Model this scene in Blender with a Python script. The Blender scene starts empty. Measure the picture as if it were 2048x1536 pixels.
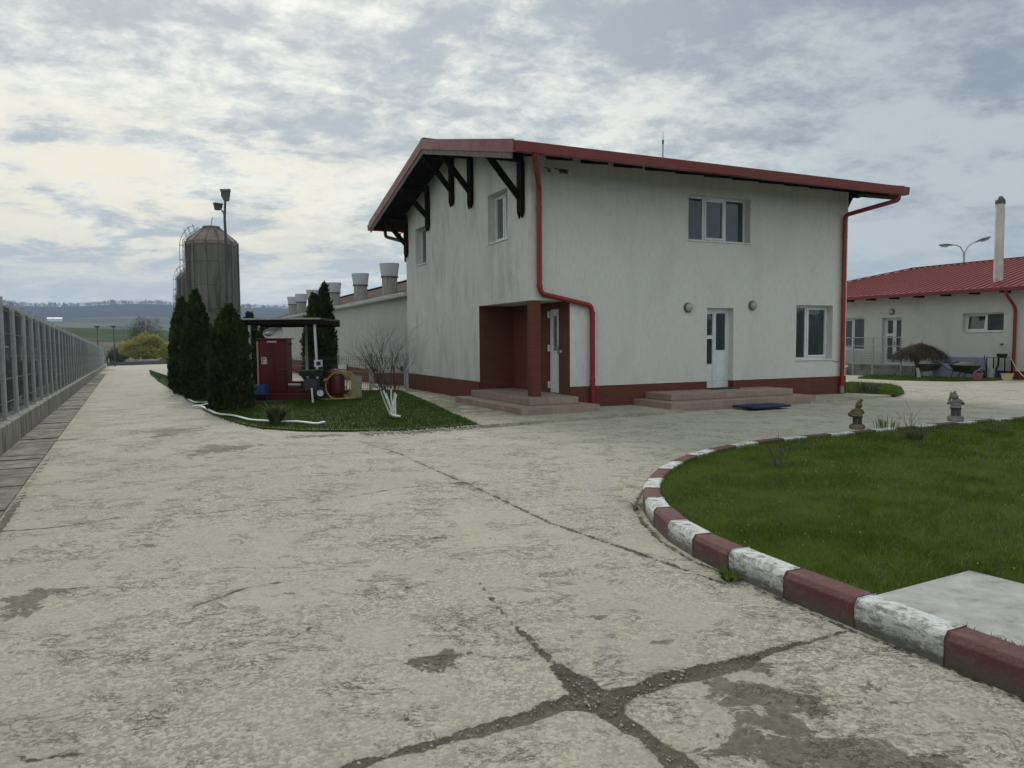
import bpy, bmesh, math, random
import numpy as np
from mathutils import Vector, Matrix
random.seed(7); rng = np.random.default_rng(7)
R = math.radians
S = bpy.context.scene
COL = S.collection

# ---------------------------------------------------------------- camera
EYE = 1.6
FPX, PITCH, ROLL = 1473.5, R(3.48), R(-0.4526)
cd = bpy.data.cameras.new('camera'); cam = bpy.data.objects.new('camera', cd); COL.objects.link(cam)
cd.sensor_width = 36; cd.lens = FPX / 2048 * 36; cd.clip_end = 9000; cd.clip_start = 0.05
_f = Vector((0, math.cos(PITCH), -math.sin(PITCH))); _x = Vector((1, 0, 0)); _u = _x.cross(_f)
CX = math.cos(ROLL) * _x + math.sin(ROLL) * _u; CU = -math.sin(ROLL) * _x + math.cos(ROLL) * _u
cam.matrix_world = Matrix(((CX.x, CU.x, -_f.x, 0), (CX.y, CU.y, -_f.y, 0), (CX.z, CU.z, -_f.z, EYE), (0, 0, 0, 1)))
S.camera = cam

# ---------------------------------------------------------------- light
SUN_AZ, SUN_EL = R(-22), R(38)          # azimuth measured from +Y towards +X
S.view_settings.view_transform = 'Standard'; S.view_settings.look = 'None'
S.view_settings.exposure = 0.08; S.view_settings.gamma = 1.0
sd = bpy.data.lights.new('sun', 'SUN'); sd.energy = 1.7; sd.angle = R(14); sd.color = (1, .95, .87)
sun = bpy.data.objects.new('sun', sd); COL.objects.link(sun)
sdir = Vector((math.sin(SUN_AZ) * math.cos(SUN_EL), math.cos(SUN_AZ) * math.cos(SUN_EL), math.sin(SUN_EL)))
sun.rotation_euler = sdir.to_track_quat('Z', 'Y').to_euler()

class NT:
    """small helper round a node tree"""
    def __init__(s, tree): s.t = tree; s.t.nodes.clear()
    def n(s, typ, **kw):
        nd = s.t.nodes.new(typ); ins = kw.pop('i', {})
        for k, v in kw.items(): setattr(nd, k, v)
        for k, v in ins.items(): s.set(nd, k, v)
        return nd
    def set(s, nd, k, v):
        sk = nd.inputs[k]
        if isinstance(v, bpy.types.NodeSocket): s.t.links.new(v, sk)
        elif isinstance(v, tuple) and len(v) == 3 and sk.type == 'RGBA': sk.default_value = (*v, 1)
        else: sk.default_value = v
    def math(s, op, a, b=0.0, c=0.0, clamp=False):
        nd = s.n('ShaderNodeMath', operation=op, use_clamp=clamp)
        s.set(nd, 0, a); s.set(nd, 1, b); s.set(nd, 2, c); return nd.outputs[0]
    def vmath(s, op, a, b=None):
        nd = s.n('ShaderNodeVectorMath', operation=op); s.set(nd, 0, a)
        if b is not None: s.set(nd, 1, b)
        return nd
    def mix(s, f, a, b, bt='MIX'):
        nd = s.n('ShaderNodeMix', data_type='RGBA', blend_type=bt)
        s.set(nd, 0, f); s.set(nd, 6, a); s.set(nd, 7, b); return nd.outputs[2]
    def noise(s, vec, scale, detail=4, rough=.55, dist=0.0, dim='3D'):
        nd = s.n('ShaderNodeTexNoise', noise_dimensions=dim)
        if vec is not None: s.set(nd, 'Vector', vec)
        s.set(nd, 'Scale', scale); s.set(nd, 'Detail', detail); s.set(nd, 'Roughness', rough); s.set(nd, 'Distortion', dist)
        return nd.outputs[0]
    def ramp(s, v, a, b, lo=0.0, hi=1.0, smooth=True):
        nd = s.n('ShaderNodeMapRange', interpolation_type='SMOOTHSTEP' if smooth else 'LINEAR')
        s.set(nd, 0, v); s.set(nd, 1, a); s.set(nd, 2, b); s.set(nd, 3, lo); s.set(nd, 4, hi); return nd.outputs[0]

# sky: Nishita light with a broken altocumulus deck mixed over it
w = bpy.data.worlds.new('World'); S.world = w; w.use_nodes = True
k = NT(w.node_tree)
tc = k.n('ShaderNodeTexCoord')
sky = k.n('ShaderNodeTexSky', sky_type='NISHITA', sun_disc=False, sun_elevation=SUN_EL, sun_rotation=SUN_AZ, air_density=1.0, dust_density=2.0)
d = k.vmath('NORMALIZE', tc.outputs['Generated']).outputs[0]
sep = k.n('ShaderNodeSeparateXYZ', i={0: d})
zz = k.math('MAXIMUM', sep.outputs[2], 0.0)
den = k.math('ADD', zz, 0.20)
px_ = k.math('DIVIDE', sep.outputs[0], den); py_ = k.math('DIVIDE', sep.outputs[1], den)
P = k.n('ShaderNodeCombineXYZ', i={0: px_, 1: py_, 2: 3.7}).outputs[0]
rot = k.n('ShaderNodeMapping', i={'Vector': P, 'Rotation': (0, 0, R(-24)), 'Scale': (1.0, 1.12, 1), 'Location': (2.3, .6, 0)}).outputs[0]
big = k.noise(rot, 0.8, 5, .55, .3)
med = k.noise(rot, 3.0, 8, .66, .25)
fine = k.noise(rot, 11.0, 7, .68, .2)
m1 = k.math('ADD', k.math('MULTIPLY', big, .42), k.math('ADD', k.math('MULTIPLY', med, .38), k.math('MULTIPLY', fine, .20)))
mott = k.ramp(m1, .432, .572)
# clouds near the sun are thin and bright, away from it grey-blue
sdot = k.n('ShaderNodeVectorMath', operation='DOT_PRODUCT', i={0: d, 1: (math.sin(R(-14)) * math.cos(R(14)), math.cos(R(-14)) * math.cos(R(14)), math.sin(R(14)))}).outputs['Value']
glow = k.ramp(sdot, .76, .995, 0, 1)
dark = k.mix(glow, (2.75, 3.25, 3.75), (4.1, 4.65, 4.95))
lite = k.mix(glow, (5.1, 5.55, 5.7), (9.3, 9.3, 8.4))
cl = k.mix(mott, dark, lite)
# warm low bands to the left, pale blue just over the horizon
band = k.math('MULTIPLY', k.ramp(sep.outputs[2], .05, .11), k.ramp(sep.outputs[2], .32, .20))
band = k.math('MULTIPLY', band, k.math('MULTIPLY', k.ramp(sep.outputs[0], .05, -.45), k.ramp(med, .40, .56)))
cl = k.mix(k.math('MULTIPLY', band, .9), cl, (9.0, 8.4, 6.7))
low = k.ramp(sep.outputs[2], .16, .02)
lowm = k.math('MULTIPLY', low, k.ramp(fine, .70, .35, .55, 1.0))
cl = k.mix(k.math('MULTIPLY', lowm, .75), cl, (5.9, 6.8, 7.3))
hzb = k.math('MULTIPLY', k.ramp(sep.outputs[2], .055, .0), .55)
cl = k.mix(hzb, cl, (7.4, 7.9, 7.8))
# unseen sky overhead and behind the viewer, brightened to add light on the walls
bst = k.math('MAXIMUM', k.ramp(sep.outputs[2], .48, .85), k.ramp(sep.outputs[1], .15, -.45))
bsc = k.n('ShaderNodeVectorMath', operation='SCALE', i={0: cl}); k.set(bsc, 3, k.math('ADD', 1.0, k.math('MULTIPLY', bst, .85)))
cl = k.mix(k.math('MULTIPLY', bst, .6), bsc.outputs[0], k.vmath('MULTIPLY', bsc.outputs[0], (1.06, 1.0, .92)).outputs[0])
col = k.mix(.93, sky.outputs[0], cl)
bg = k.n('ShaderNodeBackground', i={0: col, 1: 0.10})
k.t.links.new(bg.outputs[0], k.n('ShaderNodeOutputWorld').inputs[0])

# ---------------------------------------------------------------- geometry of the site
def ray(px, py): return _f + CX * ((px - 1024) / FPX) + CU * ((768 - py) / FPX)
FX, FY = -.4697, .8828                       # heading of the boundary fence and the road beside it
def terr(x, y):                              # the yard is level and falls gently along the road
    s = x * FX + y * FY; t = x * FY - y * FX
    s0 = 8 + 14 * np.clip(t / 8, 0, 1)
    q = (s - s0) * .6
    return -.0166 * (np.where(q > 30, q, np.log1p(np.exp(np.minimum(q, 30)))) / .6)
def T(x, y): return float(terr(x, y))
def G(px, py, h=0.0):                        # the spot on the ground that is seen at that pixel
    z = h; d = ray(px, py)
    for _ in range(50):
        t = (z - EYE) / d.z; p = Vector((0, 0, EYE)) + d * t
        z = .5 * z + .5 * (T(p.x, p.y) + h)
    return p
def FS(s, t, z=0.0):                         # fence coordinates to world
    x = s * FX + t * FY; y = s * FY - t * FX
    return Vector((x, y, T(x, y) + z))

# ---------------------------------------------------------------- tagging and mesh helpers
def tag(o, label=None, cat=None, group=None, kind=None):
    if label: o['label'] = label
    if cat: o['category'] = cat
    if group: o['group'] = group
    if kind: o['kind'] = kind
    return o
def empty(name, label, cat, loc=(0, 0, 0), rz=0.0, group=None):
    o = bpy.data.objects.new(name, None); o.empty_display_size = .2; COL.objects.link(o)
    o.location = loc; o.rotation_euler = (0, 0, rz)
    return tag(o, label, cat, group)
def npmesh(name, V, F, mats, parent=None, smooth=False, attrs=None, mi=None):
    """V (n,3) floats, F (m,k) ints with constant k"""
    V = np.asarray(V, dtype=np.float32); F = np.asarray(F, dtype=np.int32)
    me = bpy.data.meshes.new(name); me.vertices.add(len(V)); me.vertices.foreach_set('co', V.ravel())
    kk = F.shape[1]; me.loops.add(F.size); me.loops.foreach_set('vertex_index', F.ravel())
    me.polygons.add(len(F)); me.polygons.foreach_set('loop_start', np.arange(0, F.size, kk, dtype=np.int32))
    if smooth: me.polygons.foreach_set('use_smooth', np.ones(len(F), dtype=bool))
    if mi is not None: me.polygons.foreach_set('material_index', np.asarray(mi, dtype=np.int32))
    me.update(calc_edges=True)
    for m in (mats if isinstance(mats, (list, tuple)) else [mats]): me.materials.append(m)
    for an, av in (attrs or {}).items():
        a = me.attributes.new(an, 'FLOAT', 'POINT'); a.data.foreach_set('value', np.asarray(av, dtype=np.float32))
    o = bpy.data.objects.new(name, me); COL.objects.link(o)
    if parent is not None: o.parent = parent
    return o
class MB:
    def __init__(s): s.v = []; s.f = []; s.m = []
    def add(s, vs, fs, mi=0, M=None):
        b = len(s.v)
        for p in vs: s.v.append(tuple(M @ Vector(p)) if M is not None else tuple(p))
        for f in fs: s.f.append([b + i for i in f]); s.m.append(mi)
        return s
    def box(s, x0, x1, y0, y1, z0, z1, mi=0, M=None):
        return s.add([(x0, y0, z0), (x1, y0, z0), (x1, y1, z0), (x0, y1, z0), (x0, y0, z1), (x1, y0, z1), (x1, y1, z1), (x0, y1, z1)],
                     [(0, 3, 2, 1), (4, 5, 6, 7), (0, 1, 5, 4), (1, 2, 6, 5), (2, 3, 7, 6), (3, 0, 4, 7)], mi, M)
    def beam(s, a, b, w, h, mi=0, up=(0, 0, 1)):       # rectangular bar from a to b
        a = Vector(a); b = Vector(b); d = (b - a); L = d.length; d.normalize()
        side = d.cross(Vector(up));
        if side.length < 1e-4: side = d.cross(Vector((1, 0, 0)))
        side.normalize(); u2 = side.cross(d)
        M = Matrix((( d.x, side.x, u2.x, a.x), (d.y, side.y, u2.y, a.y), (d.z, side.z, u2.z, a.z), (0, 0, 0, 1)))
        return s.box(0, L, -w / 2, w / 2, -h / 2, h / 2, mi, M)
    def tube(s, pts, r, n=8, mi=0, cap=True, flat=1.0):
        pts = [Vector(p) for p in pts]; rr = r if isinstance(r, (list, tuple)) else [r] * len(pts)
        b = len(s.v); ref = None
        for i, p in enumerate(pts):
            t = (pts[min(i + 1, len(pts) - 1)] - pts[max(i - 1, 0)]).normalized()
            if ref is None:
                ref = t.cross(Vector((0, 0, 1)))
                if ref.length < .05: ref = t.cross(Vector((1, 0, 0)))
            a = (ref - t * ref.dot(t)).normalized(); c = t.cross(a); ref = a
            for j in range(n):
                th = 2 * math.pi * j / n
                s.v.append(tuple(p + a * (rr[i] * math.cos(th)) + c * (rr[i] * flat * math.sin(th))))
        for i in range(len(pts) - 1):
            for j in range(n):
                q = (j + 1) % n
                s.f.append([b + i * n + j, b + i * n + q, b + (i + 1) * n + q, b + (i + 1) * n + j]); s.m.append(mi)
        if cap:
            s.f.append([b + j for j in range(n)][::-1]); s.m.append(mi)
            e = b + (len(pts) - 1) * n; s.f.append([e + j for j in range(n)]); s.m.append(mi)
        return s
    def lathe(s, prof, n=24, M=None, mi=0, capb=True, capt=True):
        b0 = len(s.v); vs = []
        for (r, z) in prof:
            for j in range(n):
                th = 2 * math.pi * j / n; vs.append((r * math.cos(th), r * math.sin(th), z))
        fs = [(i * n + j, i * n + (j + 1) % n, (i + 1) * n + (j + 1) % n, (i + 1) * n + j) for i in range(len(prof) - 1) for j in range(n)]
        if capb: fs.append(tuple(range(n))[::-1])
        if capt: fs.append(tuple((len(prof) - 1) * n + j for j in range(n)))
        return s.add(vs, fs, mi, M)
    def prism(s, poly, z0, z1, mi=0, M=None):
        n = len(poly)
        vs = [(x, y, z0) for x, y in poly] + [(x, y, z1) for x, y in poly]
        fs = [tuple(range(n))[::-1], tuple(range(n, 2 * n))] + [(i, (i + 1) % n, n + (i + 1) % n, n + i) for i in range(n)]
        return s.add(vs, fs, mi, M)
    def ell(s, c, r, n=14, m=9, M=None, mi=0):
        vs = [(c[0] + r[0] * math.sin(math.pi * i / m) * math.cos(2 * math.pi * j / n), c[1] + r[1] * math.sin(math.pi * i / m) * math.sin(2 * math.pi * j / n), c[2] + r[2] * math.cos(math.pi * i / m)) for i in range(m + 1) for j in range(n)]
        fs = [(i * n + j, (i + 1) * n + j, (i + 1) * n + (j + 1) % n, i * n + (j + 1) % n) for i in range(m) for j in range(n)]
        return s.add(vs, fs, mi, M)
    def build(s, name, mats, parent=None, smooth=False, bevel=0.0, seg=2):
        me = bpy.data.meshes.new(name); me.from_pydata(s.v, [], s.f)
        for m in (mats if isinstance(mats, (list, tuple)) else [mats]): me.materials.append(m)
        me.polygons.foreach_set('material_index', s.m)
        if smooth:
            me.polygons.foreach_set('use_smooth', [True] * len(s.f))
            try: me.set_sharp_from_angle(angle=R(40))
            except Exception: pass
        me.update()
        o = bpy.data.objects.new(name, me); COL.objects.link(o)
        if parent is not None: o.parent = parent
        if bevel:
            b = o.modifiers.new('bevel', 'BEVEL'); b.width = bevel; b.segments = seg; b.limit_method = 'ANGLE'
        return o
def copy_tree(o, parent=None):
    c = o.copy(); COL.objects.link(c)
    if parent is not None: c.parent = parent
    for ch in [x for x in bpy.data.objects if x.parent == o]: copy_tree(ch, c)
    return c
def rz(a): return Matrix.Rotation(a, 4, 'Z')
def tr(x, y, z): return Matrix.Translation((x, y, z))

# ---------------------------------------------------------------- materials
def mat(name, base=(.5, .5, .5), rough=.7, metal=0.0, var=.12, vscale=6.0, bump=0.0, bscale=40.0, spec=.5, stretch=(1, 1, 1), dirt=None, dscale=1.2, damt=.5, foot=0.0, dlo=.5):
    m = bpy.data.materials.new(name); m.use_nodes = True; k = NT(m.node_tree)
    tc = k.n('ShaderNodeTexCoord'); v = tc.outputs['Object']
    v = k.n('ShaderNodeMapping', i={'Vector': v, 'Scale': stretch}).outputs[0]
    n1 = k.noise(v, vscale, 6, .6)
    f = k.ramp(n1, .3, .7, 1 - var, 1 + var, smooth=False)
    c = k.n('ShaderNodeVectorMath', operation='SCALE', i={0: base}); k.set(c, 3, f); c = c.outputs[0]
    if dirt:
        c = k.mix(k.math('MULTIPLY', k.ramp(k.noise(v, dscale, 8, .68, .6), dlo, dlo + .16), damt), c, dirt)
    if foot:      # earth splashed and rubbed on the foot of the stone
        zf = k.n('ShaderNodeSeparateXYZ', i={0: tc.outputs['Object']}).outputs[2]
        fm = k.ramp(k.math('ADD', zf, k.math('MULTIPLY', k.math('SUBTRACT', k.noise(v, 9, 7, .75), .5), .22)), foot, foot * .25)
        c = k.mix(k.math('MULTIPLY', fm, .88), c, (.085, .076, .056))
    p = k.n('ShaderNodeBsdfPrincipled', i={'Base Color': c, 'Metallic': metal, 'Specular IOR Level': spec})
    k.set(p, 'Roughness', k.ramp(n1, .3, .7, max(rough - .08, .02), min(rough + .08, 1), smooth=False))
    if bump:
        b = k.n('ShaderNodeBump', i={'Height': k.noise(v, bscale, 5, .65), 'Strength': bump, 'Distance': .02}); k.set(p, 'Normal', b.outputs[0])
    k.t.links.new(p.outputs[0], k.n('ShaderNodeOutputMaterial').inputs[0])
    m['k'] = 1
    return m

M = {}
M['wood_dark'] = mat('dark_stained_wood', (.010, .0055, .0045), .75, var=.35, vscale=5, bump=.3, bscale=30, spec=.12)
M['wood_board'] = mat('weathered_fascia_board', (.17, .145, .13), .8, var=.3, vscale=8, bump=.3, dirt=(.07, .06, .05), dscale=5)
M['red_metal'] = mat('red_roof_sheet', (.175, .026, .021), .42, var=.10, vscale=2.5, dirt=(.22, .07, .055), dscale=2.0, damt=.30)
M['red_pipe'] = mat('red_gutter_paint', (.225, .010, .013), .35, var=.12, vscale=3, dirt=(.2, .06, .05), dscale=2.5, damt=.3)
M['pvc'] = mat('white_pvc_frame', (.66, .685, .69), .3, var=.04, vscale=3, dirt=(.5, .5, .48), dscale=4, damt=.25)
M['steel'] = mat('galvanised_steel', (.38, .395, .395), .55, .1, var=.18, vscale=9, dirt=(.2, .2, .19), dscale=3, damt=.4)
M['steel_dark'] = mat('dark_grey_metal', (.075, .08, .082), .5, .5, var=.2)
M['steel_mesh'] = mat('dull_mesh_wire', (.16, .165, .165), .6, .1, var=.2)
M['black'] = mat('black_plastic', (.015, .016, .018), .45, var=.2)
M['rubber'] = mat('black_rubber', (.02, .02, .021), .8, var=.25, bump=.2)
M['lamp_glass'] = mat('frosted_lamp_glass', (.36, .37, .35), .25, var=.08)
M['white_paint'] = mat('white_limewash', (.72, .73, .70), .85, var=.1, vscale=14, dirt=(.4, .38, .33), dscale=9, damt=.3, bump=.3)
M['bark'] = mat('grey_brown_bark', (.095, .072, .06), .9, var=.35, vscale=18, bump=.5, bscale=60)
M['bark_red'] = mat('reddish_twig_bark', (.048, .031, .028), .9, var=.3, vscale=20)
M['concrete_grey'] = mat('grey_cast_concrete', (.25, .25, .225), .9, var=.2, vscale=5, bump=.4, bscale=45, dirt=(.09, .09, .07), dscale=1.6, damt=.7)
M['silo'] = mat('stained_silo_sheet', (.130, .124, .108), .75, .0, var=.35, vscale=3, stretch=(1.6, 1.6, .16), dirt=(.030, .032, .028), dscale=.9, damt=.97)
M['silo_top'] = mat('rusty_silo_cone', (.19, .155, .14), .7, var=.25, vscale=4, dirt=(.22, .13, .10), dscale=1.5, damt=.8)
M['vent_top'] = mat('pale_grey_fibreglass', (.47, .50, .52), .5, var=.06, vscale=3)
M['vent_base'] = mat('streaked_vent_base', (.27, .26, .235), .85, var=.35, vscale=4, stretch=(3, 3, .4), dirt=(.12, .11, .09), dscale=3)
M['barn_trim'] = mat('pale_roof_edge', (.42, .43, .42), .7, var=.08, dirt=(.2, .2, .18), dscale=2)
M['barn_roof'] = mat('dull_brown_roof_sheet', (.060, .032, .028), .95, spec=.1, var=.25, vscale=6, bump=.4)
M['cab_red'] = mat('fire_red_paint', (.095, .010, .009), .38, var=.16, vscale=2, dirt=(.085, .018, .013), dscale=2, damt=.5)
M['blue'] = mat('blue_plastic', (.02, .085, .22), .4, var=.2)
M['navy'] = mat('navy_blue_mat', (.010, .018, .060), .8, var=.3, bump=.4)
M['green_mat'] = mat('dark_green_mat', (.02, .045, .025), .9, var=.3, bump=.5)
M['green_dk'] = mat('dark_green_enamel', (.028, .045, .032), .42, var=.2)
M['yellow_hose'] = mat('dull_yellow_hose', (.42, .33, .09), .5, var=.15, dirt=(.2, .16, .06), dscale=3)
M['cream'] = mat('cream_plastic', (.68, .56, .30), .45, var=.1, dirt=(.4, .3, .15), dscale=4)
M['pink'] = mat('faded_pink_plastic', (.36, .10, .14), .5, var=.15)
M['hose_white'] = mat('white_layflat_hose', (.70, .71, .68), .6, var=.12, dirt=(.4, .39, .34), dscale=6, damt=.4)
M['lavender'] = mat('lavender_plinth_paint', (.235, .25, .33), .8, var=.12, dirt=(.14, .15, .18), dscale=2)
M['curtain'] = mat('beige_curtain', (.42, .42, .36), .95, var=.15, vscale=10, stretch=(6, 6, .2))
M['unlit_room'] = mat('dim_interior', (.03, .032, .03), .95, var=.3, vscale=2)  # sheet behind the panes, the gloom of the room put into its colour
M['statue'] = mat('weathered_grey_statue', (.20, .19, .175), .9, var=.35, vscale=14, bump=.6, bscale=50, dirt=(.05, .05, .04), dscale=9, damt=.8)
M['statue_moss'] = mat('mossy_statue', (.15, .125, .07), .95, var=.4, vscale=14, bump=.6, bscale=50, dirt=(.055, .055, .02), dscale=8, damt=.8)
M['statue_dark'] = mat('dark_painted_stripes', (.05, .028, .03), .9, var=.3)
M['kerb_white'] = mat('chipped_white_kerb_paint', (.66, .67, .645), .85, var=.16, vscale=30, bump=.8, bscale=60, dirt=(.15, .14, .12), dscale=10, damt=.80, stretch=(1, 1, 2.0), foot=.10, dlo=.45)
M['kerb_red'] = mat('oxide_red_kerb_paint', (.112, .040, .037), .75, var=.18, vscale=12, bump=.5, bscale=55, dirt=(.19, .115, .10), dscale=8, damt=.45, foot=.10)
M['conc_pale'] = mat('pale_cast_concrete', (.40, .395, .365), .9, var=.22, vscale=7, bump=.6, bscale=60, dirt=(.20, .195, .165), dscale=2.2, damt=.75)
M['plate_white'] = mat('white_label', (.62, .60, .57), .6, var=.12)
M['stone'] = mat('loose_pebbles', (.34, .32, .27), .9, var=.35, vscale=30, bump=.5)
M['shed'] = mat('old_concrete_panels', (.075, .08, .078), .95, var=.35, vscale=1.5, stretch=(1, 1, .5), bump=.3, dirt=(.03, .035, .03), dscale=.7, damt=.85)
M['glass_lamp_dark'] = mat('dusty_lamp_housing', (.10, .095, .088), .5, var=.2)

def stucco(name, base, streak, crack=True):
    """white combed render: fine vertical scratches plus soft weather streaks"""
    m = bpy.data.materials.new(name); m.use_nodes = True; k = NT(m.node_tree)
    v = k.n('ShaderNodeTexCoord').outputs['Object']
    s1 = k.n('ShaderNodeMapping', i={'Vector': v, 'Scale': (1, 1, .22)}).outputs[0]
    s2 = k.n('ShaderNodeMapping', i={'Vector': v, 'Scale': (1, 1, .35)}).outputs[0]
    fine = k.noise(s1, 26, 5, .6, .4); soft = k.noise(s2, 1.3, 7, .62, .4); wide = k.noise(v, .45, 4, .5)
    c = k.mix(k.ramp(fine, .40, .72), base, streak)
    c = k.mix(k.math('MULTIPLY', k.ramp(soft, .44, .72), .26), c, (streak[0] * .72, streak[1] * .72, streak[2] * .72))
    c = k.mix(k.math('MULTIPLY', k.ramp(wide, .45, .7), .12), c, (.5, .5, .44))
    z = k.n('ShaderNodeSeparateXYZ', i={0: v}).outputs[2]
    splash = k.math('MULTIPLY', k.ramp(z, 1.3, .45), k.ramp(k.noise(s2, 3, 6, .7), .35, .75))
    c = k.mix(k.math('MULTIPLY', splash, .22), c, (.40, .39, .32))
    # thin run-off streaks
    st = k.n('ShaderNodeMapping', i={'Vector': v, 'Scale': (1, 1, .03)}).outputs[0]
    runs = k.math('MULTIPLY', k.ramp(k.noise(st, 5, 3, .7), .60, .76), k.ramp(k.noise(v, .7, 3), .4, .6))
    c = k.mix(k.math('MULTIPLY', runs, .20), c, (.30, .31, .27))
    # broad grey weathering on the side that faces the weather (the gable side), in uneven vertical patches
    sx = k.n('ShaderNodeSeparateXYZ', i={0: v}).outputs[0]
    gab = k.ramp(sx, .06, .0)
    pat = k.math('MULTIPLY', k.ramp(k.noise(k.n('ShaderNodeMapping', i={'Vector': v, 'Scale': (1, 1, .28)}).outputs[0], 2.0, 9, .70, .5), .44, .66), gab)
    c = k.mix(k.math('MULTIPLY', pat, .42), c, (.30, .315, .29))
    # vertical streaks, darker towards the top of the wall
    dr = k.math('MULTIPLY', k.ramp(z, 3.9, 5.6), k.ramp(k.noise(st, 9, 4, .7), .42, .7))
    c = k.mix(k.math('MULTIPLY', dr, .22), c, (.33, .34, .31))
    p = k.n('ShaderNodeBsdfPrincipled', i={'Base Color': c, 'Roughness': .9, 'Specular IOR Level': .2})
    h = k.math('ADD', k.math('MULTIPLY', fine, 1.0), k.math('MULTIPLY', k.noise(v, 90, 3, .6), .5))
    b = k.n('ShaderNodeBump', i={'Height': h, 'Strength': .55, 'Distance': .012}); k.set(p, 'Normal', b.outputs[0])
    k.t.links.new(p.outputs[0], k.n('ShaderNodeOutputMaterial').inputs[0]); return m
M['stucco'] = stucco('white_combed_render', (.645, .645, .61), (.575, .577, .545))
M['stucco_barn'] = stucco('grey_white_render', (.44, .455, .435), (.37, .385, .37))
M['stucco_low'] = stucco('white_render_low_house', (.56, .57, .53), (.49, .50, .46))

def brickmat(name, c1, c2, mortar, sx=.25, sz=.07, mode='x', mort=.006, rough=.75):
    m = bpy.data.materials.new(name); m.use_nodes = True; k = NT(m.node_tree)
    v = k.n('ShaderNodeTexCoord').outputs['Object']; s = k.n('ShaderNodeSeparateXYZ', i={0: v})
    xy = k.math('ADD', s.outputs[0], s.outputs[1])
    cv = k.n('ShaderNodeCombineXYZ', i={0: xy, 1: s.outputs[2], 2: 0.0}).outputs[0]
    if mode == 'top': cv = v
    b = k.n('ShaderNodeTexBrick', i={'Vector': cv, 'Color1': c1, 'Color2': c2, 'Mortar': mortar, 'Scale': 1.0, 'Mortar Size': mort, 'Mortar Smooth': .2, 'Bias': 0.0, 'Brick Width': sx, 'Row Height': sz})
    n = k.noise(v, 9, 6, .65); st = k.n('ShaderNodeMapping', i={'Vector': v, 'Scale': (1, 1, .3)}).outputs[0]
    c = k.mix(k.math('MULTIPLY', k.ramp(n, .3, .7), .45), b.outputs[0], tuple(x * .62 for x in c1))
    c = k.mix(k.math('MULTIPLY', k.ramp(k.noise(st, 2.2, 6, .6), .55, .75), .35), c, tuple(min(1, x * 1.5 + .03) for x in c2))
    p = k.n('ShaderNodeBsdfPrincipled', i={'Base Color': c, 'Roughness': rough, 'Specular IOR Level': .35})
    h = k.math('SUBTRACT', k.math('MULTIPLY', n, .4), b.outputs[1])
    k.set(p, 'Normal', k.n('ShaderNodeBump', i={'Height': h, 'Strength': .5, 'Distance': .008}).outputs[0])
    k.t.links.new(p.outputs[0], k.n('ShaderNodeOutputMaterial').inputs[0]); return m
M['brick'] = brickmat('brown_brick_slips', (.150, .047, .025), (.125, .038, .020), (.085, .028, .016))
M['tile'] = brickmat('brown_stone_tiles', (.35, .262, .21), (.28, .21, .17), (.14, .115, .10), .33, .165, mort=.005, rough=.5)

def glass(name, tint=(.05, .06, .065), clear=.55, rough=.03):
    m = bpy.data.materials.new(name); m.use_nodes = True; k = NT(m.node_tree)
    fr = k.n('ShaderNodeFresnel', i={'IOR': 1.5}).outputs[0]
    wob = k.noise(k.n('ShaderNodeTexCoord').outputs['Object'], 1.2, 2)
    bp = k.n('ShaderNodeBump', i={'Height': wob, 'Strength': .12, 'Distance': .05}).outputs[0]
    gl = k.n('ShaderNodeBsdfGlossy', i={'Color': (.9, .93, .95), 'Roughness': rough, 'Normal': bp}).outputs[0]
    df = k.n('ShaderNodeBsdfDiffuse', i={'Color': tint}).outputs[0]; tp = k.n('ShaderNodeBsdfTransparent', i={'Color': (.75, .8, .8)}).outputs[0]
    body = k.n('ShaderNodeMixShader', i={0: clear, 1: df, 2: tp}).outputs[0]
    f2 = k.math('MINIMUM', k.math('ADD', k.math('MULTIPLY', fr, .75), .02), .30)
    k.t.links.new(k.n('ShaderNodeMixShader', i={0: f2, 1: body, 2: gl}).outputs[0], k.n('ShaderNodeOutputMaterial').inputs[0]); return m
M['glass'] = glass('window_glass')
M['glass_blue'] = glass('window_glass_upper', (.05, .066, .082), .15)

def leafmat(name, c1, c2, rough=.6, attr='rnd', trans=.25):
    m = bpy.data.materials.new(name); m.use_nodes = True; k = NT(m.node_tree)
    a = k.n('ShaderNodeAttribute', attribute_name=attr).outputs['Fac']
    v = k.n('ShaderNodeTexCoord').outputs['Object']
    f = k.math('ADD', k.math('MULTIPLY', a, .5), k.math('MULTIPLY', k.ramp(k.noise(v, 1.6, 7, .65), .40, .62), .5))
    c = k.mix(f, c1, c2)
    p = k.n('ShaderNodeBsdfPrincipled', i={'Base Color': c, 'Roughness': rough, 'Specular IOR Level': .06}).outputs[0]
    t = k.n('ShaderNodeBsdfTranslucent', i={'Color': c}).outputs[0]
    k.t.links.new(k.n('ShaderNodeMixShader', i={0: trans, 1: p, 2: t}).outputs[0], k.n('ShaderNodeOutputMaterial').inputs[0]); return m
M['thuja'] = leafmat('thuja_foliage', (.009, .018, .007), (.070, .092, .026), trans=.1)
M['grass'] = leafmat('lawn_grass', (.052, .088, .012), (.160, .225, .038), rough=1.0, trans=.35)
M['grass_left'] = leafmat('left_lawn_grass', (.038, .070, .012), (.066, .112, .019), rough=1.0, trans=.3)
M['grass_dry'] = leafmat('dry_grass', (.12, .12, .05), (.25, .23, .11))
M['willow'] = leafmat('yellow_willow_twigs', (.20, .19, .045), (.42, .40, .09), trans=.4)
M['farwood'] = leafmat('bare_grey_wood', (.07, .068, .055), (.13, .12, .095))
M['twig_brown'] = leafmat('brown_weeping_twigs', (.028, .021, .014), (.085, .062, .040), trans=.1)
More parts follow.
